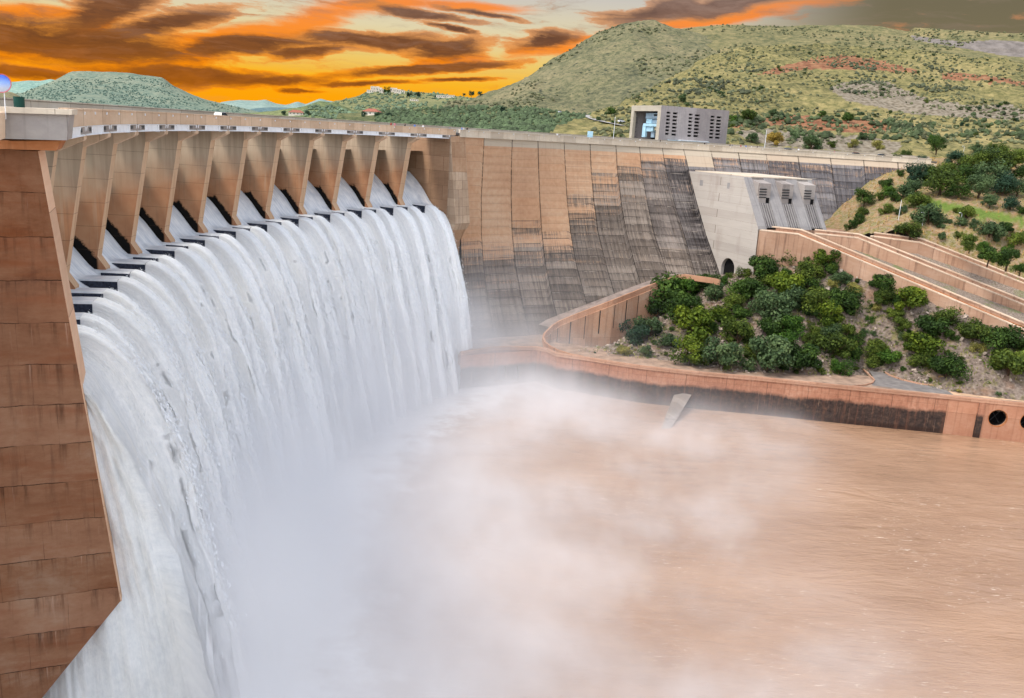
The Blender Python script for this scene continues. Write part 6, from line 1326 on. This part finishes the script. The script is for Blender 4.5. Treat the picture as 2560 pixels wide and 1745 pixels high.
m = MB(); slab6(m, Cf, LF*.13, LF*.72, BZ, BZ+2.35, -1.5, -.05); put('wall', m.me('wall'), M_lb, an); m = MB(); slab6(m, Cf, LF*.29, LF*.7, BZ+2.36, BZ+2.6, -1.7, -.05); put('roof', m.me('roof'), M_white, an)
for k in range(9): m = MB(); slab6(m, Cf, LF*(.14+.03*k), LF*(.155+.03*k), BZ+.7, BZ+2, -1.56, -1.51); put('vent', m.me('vent'), M_ind, an) if k % 3 else None
# --------------------------------------------------------- poles, signs
def pole(P, h, label, arm=True):
    t = empty('lamp_post', tuple(P), 0, label, 'lamp post', 'lamp posts')
    put('pole', MB().tube([tuple(P), (P[0], P[1], P[2]+h)], [.09, .06], 6).me('pole'), M_white, t)
    if arm:
        put('lamp_head', MB().tube([(P[0], P[1], P[2]+h), (P[0]-.4, P[1]-.3, P[2]+h+.25), (P[0]-1.3, P[1]-.9, P[2]+h+.2)], [.06, .06, .12], 5).me('lamp_head'), M_white, t)
def P_on(px, R): X = oncyl(px, 340, R); return np.array([X[0], X[1], -1.35])
pole(P_on(1534, RP+7), 8.2, 'slim white lamp post just left of the control building', False)
pole(P_on(1915, RP+7.5), 7.4, 'white lamp post on the crest right of the control building', False)
P = hit(*z5(1728, 190)); P = atd(*z5(1728, 200), 385) if P is None else P; pole(P, 6., 'grey lamp post on the bank above the wood', True)
for (x, y, h, lb) in ((1410, 718, 4.2, 'white lamp post below the lawn beside the wide grey bush'), (1708, 722, 4.2, 'white lamp post under the middle of the lawn'), (1222, 668, 6.5, 'thin dark pole on the orange grass left of the lawn')):
    P = dropon(*z5(x, y), hB, 200, 420)
    if P is not None: pole(P, h, lb, h < 5)
sg = empty('sign', tuple(P_on(1475, RP+2)), h_, 'small pale blue sign board above the crest parapet left of the building', 'sign'); p = P_on(1475, RP+2)
put('board', MB().box(p[0]-.9, p[0]+.9, p[1]-.06, p[1]+.06, p[2]+.6, p[2]+2.9).me('board'), M_ind2, sg); put('post', MB().tube([(p[0], p[1]+.1, p[2]), (p[0], p[1]+.1, p[2]+1.5)], .08, 5).me('post'), M_white, sg)
# -------------------------------------------------------------- vehicles
M_glass = plain('car_glass', (30, 36, 44), .15, .1); M_tyre = plain('tyre_rubber', (24, 24, 25), .8)
def loft_sec(secs):
    V = [p for s in secs for p in s]; n = len(secs[0]); F = [(k*n+j, k*n+(j+1) % n, (k+1)*n+(j+1) % n, (k+1)*n+j) for k in range(len(secs)-1) for j in range(n)]
    return V, F+[tuple(reversed(range(n))), tuple((len(secs)-1)*n+j for j in range(n))]
def car_meshes():
    S = []
    for x, hh, w_ in ((-2.1, .62, .72), (-2.0, .86, .82), (-1.2, .92, .86), (.6, .92, .86), (1.6, .84, .84), (2.1, .72, .76), (2.15, .55, .7)): S.append([(x, -w_, .3), (x, w_, .3), (x, w_, hh*.8), (x, w_*.93, hh), (x, -w_*.93, hh), (x, -w_, hh*.8)])
    body = mesh('body', *loft_sec(S)); S = []
    for x, hh, w_ in ((-1.9, .9, .78), (-1.55, 1.42, .66), (.0, 1.46, .66), (.95, .92, .74)): S.append([(x, -.8*(w_/.78), .86), (x, .8*(w_/.78), .86), (x, w_, hh), (x, -w_, hh)])
    cabin = mesh('cabin', *loft_sec(S)); m = MB().box(-1.5, .1, -.64, .64, 1.44, 1.5); roof = m.me('roof')
    V = []; w = MB().tube([(0, -.1, 0), (0, .1, 0)], .32, 12); return body, cabin, roof, w.me('wheel')
CM = car_meshes(); CM[1].materials.append(M_glass); CM[3].materials.append(M_tyre)
def car(P, rz, mt, label):
    t = empty('parked_car', tuple(P), rz, label, 'car', 'cars on the crest and the valley road')
    for me, nm in ((CM[0], 'body'), (CM[1], 'windows'), (CM[2], 'roof')):
        me2 = me if nm == 'windows' else me.copy()
        if nm != 'windows': me2.materials.append(mt)
        o = bpy.data.objects.new(nm, me2); COL.objects.link(o); o.parent = t
    for x in (-1.3, 1.35):
        for y in (-.78, .78): o = bpy.data.objects.new('wheel', CM[3]); COL.objects.link(o); o.parent = t; o.location = (x, y, .32)
M_cw = plain('white_car_paint', (214, 216, 220), .3, .03); M_cs = plain('silver_car_paint', (150, 154, 160), .3, .03); M_cr = plain('red_car_paint', (150, 38, 30), .3, .05)
def crest_rz(P): return math.atan2(P[1]-CY, P[0]-CX)-pi/2
for px, R, mt, lb in ((556, RP+3.4, M_cw, 'white car driving along the spillway bridge on the left'), (1978, RP+3, M_cw, 'white car behind the crest parapet right of the tall lamp post'), (2150, RP+4, M_cr, 'red vehicle near the right end of the crest road'), (2215, RP+4, M_cs, 'silver car at the very end of the crest road')):
    P = P_on(px, R); P[2] = -1.345; car(P, crest_rz(P), mt, lb)
def road(pts, half, label, mt, names):
    P = [hit(x, y, names) for x, y in pts]; P = [p for p in P if p is not None]
    if len(P) < 2: return []
    V = []
    for k, p in enumerate(P):
        d = P[min(k+1, len(P)-1)]-P[max(0, k-1)]; d = d[:2]/np.hypot(*d[:2]); nn = np.array([-d[1], d[0]]); V += [(p[0]+nn[0]*half, p[1]+nn[1]*half, p[2]+.2), (p[0]-nn[0]*half, p[1]-nn[1]*half, p[2]+.2)]
    o = put('road', mesh('road', V, grid(len(P), 2)), mt); tag(o, label, 'road', kind='structure'); return P
RD = road([(1475, 288), (1478, 293), (1486, 297), (1500, 302), (1520, 306), (1545, 311), (1568, 315)], 3.4, 'grey asphalt road bending behind the control building', plain('worn_asphalt', (150, 146, 142), .9), ('near_hill', 'scrub_slope', 'big_hill'))
road([zt(*q) for q in [(1330, 254), (1450, 262), (1600, 270), (1750, 279), (1900, 285), (2000, 296), (2100, 300)]], 4., 'pale dirt road along the top of the green scrub slope', plain('dirt_road', (176, 150, 116), .95), ('scrub_slope', 'big_hill'))
for px, py, mt, lb in ((1553, 309, M_cw, 'white car on the grey road left of the control building'), (1401, 284, M_cw, 'white car on the dirt road above the green scrub')):
    P = hit(px, py)
    if P is not None: P[2] += .75; car(P, .6, mt, lb)
# ---------------------------------------------------------------- people
def person_mesh(seed):
    r = random.Random(seed); sw = r.uniform(-.12, .12)
    sk = [(0, 0, .95, .15), (0, 0, 1.15, .14), (0, 0, 1.38, .17), (0, 0, 1.5, .07), (.01, 0, 1.62, .105), (.01, 0, 1.7, .08),
          (0, -.2, 1.42, .07), (.04+sw, -.27, 1.14, .05), (.12+sw, -.24, .9, .04), (0, .2, 1.42, .07), (.04-sw, .27, 1.14, .05), (.12-sw, .24, .9, .04),
          (0, -.1, .88, .1), (.05+sw, -.11, .48, .07), (0+sw, -.12, .07, .05), (.12+sw, -.12, .04, .045), (0, .1, .88, .1), (.05-sw, .11, .48, .07), (-sw, .12, .07, .05), (.12-sw, .12, .04, .045)]
    E_ = [(0, 1), (1, 2), (2, 3), (3, 4), (4, 5), (2, 6), (6, 7), (7, 8), (2, 9), (9, 10), (10, 11), (0, 12), (12, 13), (13, 14), (14, 15), (0, 16), (16, 17), (17, 18), (18, 19)]
    me = bpy.data.meshes.new('skeleton'); me.from_pydata([s[:3] for s in sk], E_, []); o = bpy.data.objects.new('skeleton', me); COL.objects.link(o)
    mo = o.modifiers.new('skin', 'SKIN')
    for k, s in enumerate(sk): me.skin_vertices[0].data[k].radius = (s[3], s[3]); me.skin_vertices[0].data[k].use_root = (k == 0)
    o.modifiers.new('sub', 'SUBSURF').levels = 1
    dg = bpy.context.evaluated_depsgraph_get(); ev = bpy.data.meshes.new_from_object(o.evaluated_get(dg)); bpy.data.objects.remove(o); ev.name = 'person'; return ev
PM = [person_mesh(k) for k in range(3)]
M_skin = plain('skin', (150, 104, 80), .7); M_trou = plain('dark_trousers', (44, 46, 58), .9); M_hair = plain('dark_hair', (30, 24, 20), .9)
shirts = {k: plain(k+'_shirt', c, .9) for k, c in dict(white=(214, 214, 214), red=(170, 44, 40), blue=(96, 130, 190), black=(32, 32, 36), pink=(200, 130, 140), grey=(130, 130, 134)).items()}
pm_cache = {}
def person(P, shirt, rz, label):
    k = random.randrange(3); key = (k, shirt)
    if key not in pm_cache:
        me = PM[k].copy(); me.materials.clear()
        for q in (shirts[shirt], M_trou, M_skin, M_hair): me.materials.append(q)
        for p in me.polygons:
            z = p.center.z; p.material_index = 1 if z < .93 else (0 if z < 1.46 else (3 if z > 1.66 else 2)); p.use_smooth = True
        pm_cache[key] = me
    o = bpy.data.objects.new('person', pm_cache[key]); COL.objects.link(o); o.location = P; o.rotation_euler = (0, 0, rz); tag(o, label, 'person', 'people walking on the dam crest')
PL = [(977, 'red', 'person in red walking on the bridge past the last piers'), (986, 'pink', 'person in pink beside the one in red on the bridge'), (1012, 'black', 'lone person in black on the bridge end'), (1036, 'blue', 'person in pale blue standing before the green scrub slope'), (1057, 'white', 'person in white under the mast near the bridge end'), (1124, 'grey', 'person in grey just right of the bridge end'), (1154, 'blue', 'person in blue in the group of three on the crest'), (1159, 'white', 'person in white in the group of three on the crest'), (1167, 'black', 'person in black in the group of three on the crest'),
      (1393, 'white', 'lone person in white left of the blue sign'), (1601, 'white', 'person in white in front of the open end of the building'), (1652, 'black', 'person in black by the corner of the control building'), (1764, 'black', 'person in black beside the pale blue annex'), (1769, 'grey', 'person in grey at the right end of the annex'), (1828, 'black', 'dark dressed person right of the control building'), (1833, 'grey', 'person in grey right of the control building'), (1855, 'red', 'person in red between the building and the lamp post'), (1868, 'blue', 'person in pale blue left of the tall lamp post'), (1882, 'white', 'person in white left of the tall lamp post'), (1897, 'black', 'person in black at the tall lamp post'), (2001, 'white', 'person in white right of the white car'), (2092, 'pink', 'person in pink below the rock face on the right')]
for px, s_h, lb in PL:
    P = P_on(px, RP+1.6+random.random()*2.5); person((P[0], P[1], -1.35), s_h, random.uniform(0, 6.28), lb)
# ------------------------------------------------------- houses, hilltop
M_roof = plain('red_roof_tiles', (142, 88, 72), .9, .1, .5); M_hw = plain('pale_house_wall', (206, 196, 182), .9, .06); M_win = plain('dark_window', (54, 58, 64), .4)
def house(P, wx, wy, hh, rz, label, roofm=M_roof, flat=False, cat='house', group='far houses'):
    t = empty('house', tuple(P), rz, label, cat, group)
    def loc(nm, me, mt): me.materials.append(mt); o = bpy.data.objects.new(nm, me); COL.objects.link(o); o.parent = t
    loc('wall', MB().box(-wx, wx, -wy, wy, -3, hh).me('wall'), M_hw)
    if flat: loc('roof', MB().box(-wx-.3, wx+.3, -wy-.3, wy+.3, hh, hh+.5).me('roof'), roofm)
    else:
        e = .8; loc('roof', MB().add([(-wx-e, -wy-e, hh-.02), (wx+e, -wy-e, hh-.02), (wx+e, wy+e, hh-.02), (-wx-e, wy+e, hh-.02), (-wx*.5, 0, hh+wy*.6), (wx*.5, 0, hh+wy*.6)], [(0, 1, 5, 4), (1, 2, 5), (2, 3, 4, 5), (3, 0, 4), (3, 2, 1, 0)]).me('roof'), roofm)
    k = max(2, int(wx/2))
    for q in range(k):
        x = -wx+2*wx*(q+.5)/k; loc('window', MB().box(x-.7, x+.7, -wy-.08, -wy+.05, hh*.35, hh*.75).me('window'), M_win)
def ph(a, b): P = hit(*zt(a, b)); return P
for (a, b), args in (((120, 312), (8.5, 5, 2.8, .1, 'red roofed house among trees left of the wooded ridge')), ((668, 312), (7, 4.5, 2.8, -.2, 'red roofed house between dark round trees below the town hill'))):
    P = ph(a, b)
    if P is None: P = atd(*zt(a, b), 1000)
    house(P, *args)
for a, b, wx, hh, lb in ((655, 146, 7, 5, 'leftmost pale building on the hilltop'), (690, 138, 9, 10, 'tallest pale building on the hilltop left of the cypresses'), (720, 140, 6, 8, 'pale block second right of the tallest on the hilltop'), (742, 146, 6, 6, 'pale block right before the cypresses'), (825, 142, 7, 8, 'pale block just right of the cypresses'), (850, 148, 7, 7, 'low white block in the middle of the right hilltop row'), (880, 152, 7, 6, 'last pale block at the right of the hilltop row'), (1165, 184, 8, 5, 'white house on the saddle right of the town hill'), (1205, 182, 8, 4, 'long low white house on the saddle'), (1240, 180, 7, 4, 'last low house on the saddle before the dark trees'), (975, 206, 8, 3, 'white house halfway down the town hill')):
    P = ph(a, b+4)
    if P is None: P = atd(*zt(a, b+6), 1990)
    house(P, wx, 5, hh, .2, lb, M_hw, True, 'building', 'pale buildings on the far hilltop')
for k, a in enumerate((757, 767, 778, 787, 797)):
    P = ph(a, 155)
    if P is None: P = atd(*zt(a, 155), 1990)
    o = plant(P, 5.5, 'dk', ['leftmost', 'second', 'middle', 'fourth', 'rightmost'][k]+' dark pointed cypress of the row on the hilltop', 'cypress', 'cypresses on the hilltop', 'c', 2.4)
for a, b, w_, lb in ((610, 325, 52, 'dark round tree left of the red roofed house below the town hill'), (715, 335, 62, 'large dark round tree right of the red roofed house below the town hill'), (790, 328, 48, 'dark round tree farther right of the red roofed house'), (30, 312, 40, 'dark tree left of the red roofed house on the plain'), (205, 316, 46, 'dark tree right of the red roofed house on the plain'), (1335, 172, 26, 'small dark tree left on the saddle skyline'), (1392, 172, 44, 'largest dark tree on the saddle skyline'), (1455, 172, 40, 'dark tree right on the saddle skyline'), (1620, 300, 60, 'dark tree on the top edge of the green scrub slope'), (940, 178, 50, 'dark tree on the right shoulder of the town hill'), (1000, 182, 50, 'dark tree trailing down the shoulder of the town hill')):
    P = ph(a, b)
    if P is None: P = atd(*zt(a, b), 1300)
    plant(P, wpx(P, w_/2.9)*1.2, 'bl', lb, 'tree', 'distant dark trees', 'r', 1.)
# ------------------------------------------- things on the near overlook
def near(px, py, i=IC+.1): return onrad(px, py, i)
c_ = near(*zn(295, 640), -2.3); s_x = 155/6.09/FL*float(c_@FW)/2
t = empty('bin', tuple(c_), 0, 'dark green round bin standing on the overlook block', 'bin'); M_gb = plain('dark_green_plastic', (20, 62, 54), .5)
put('body', MB().tube([(c_[0], c_[1], c_[2]-.1), (c_[0], c_[1], c_[2]+.66)], [s_x*.98, s_x], 20).me('body'), M_gb, t); put('lid', MB().tube([(c_[0], c_[1], c_[2]+.662), (c_[0], c_[1], c_[2]+.72)], [s_x*1.04, s_x*1.02], 20).me('lid'), M_gb, t)
b0_ = near(*zn(90, 835), IC-.045); b1_ = near(*zn(65, 440), IC-.045)
t = empty('convex_mirror', tuple(b0_), 0, 'round blue and white convex mirror with a red rim on a white post', 'mirror')
dv = ray(3, 208); mc = near(3, 208, IC-.045); ax = Vector(-dv).normalized(); ax = (ax+Vector((-.25, 0, .15))).normalized(); e1 = ax.orthogonal().normalized(); e2 = ax.cross(e1)
R0 = 23/FL*float(mc@FW)
def dish(R, bulge, rings=6, n=28, o=0):
    V = [tuple(Vector(mc)+ax*(bulge+o))]; F = []
    for k in range(1, rings+1):
        q = k/rings
        for j in range(n): V.append(tuple(Vector(mc)+(e1*cos(2*pi*j/n)+e2*sin(2*pi*j/n))*R*q+ax*(bulge*(1-q*q)+o)))
    F = [(0, 1+j, 1+(j+1) % n) for j in range(n)]
    for k in range(rings-1):
        for j in range(n): F.append((1+k*n+j, 1+(k+1)*n+j, 1+(k+1)*n+(j+1) % n, 1+k*n+(j+1) % n))
    return V, F
nm_ = N('mirror_blue', .25, .6); f_ = nm_.sep(nm_.tc('Generated')); nm_.col(nm_.ramp(f_[2], [(.2, (176, 182, 196)), (.55, (120, 150, 210)), (.85, (58, 92, 190))])); 
put('mirror_face', mesh('mirror_face', *dish(R0*.94, .1), True), nm_.m, t)
V = [tuple(Vector(mc)+(e1*cos(2*pi*j/28)+e2*sin(2*pi*j/28))*R0*q+ax*o) for q, o in ((.93, .03), (1., .04), (1., -.06), (.5, -.12)) for j in range(28)]
put('rim', mesh('rim', V, [(k*28+j, (k+1)*28+j, (k+1)*28+(j+1) % 28, k*28+(j+1) % 28) for k in range(3) for j in range(28)]+[tuple(84+j for j in range(28))]), plain('red_rim', (186, 96, 110), .5), t)
put('post', MB().tube([tuple(b0_), tuple(b1_), tuple(mc-np.array(ax)*.13)], .035, 8).me('post'), M_white, t)
q0 = near(*zn(28, 745), IC-.045); q1 = near(*zn(30, 835), IC-.045)
put('bracket', MB().tube([tuple(near(*zn(86, 745), IC-.045)), tuple(q0)], .03, 6).tube([tuple(b0_), tuple(q1)], .03, 6).me('bracket'), M_white, t)
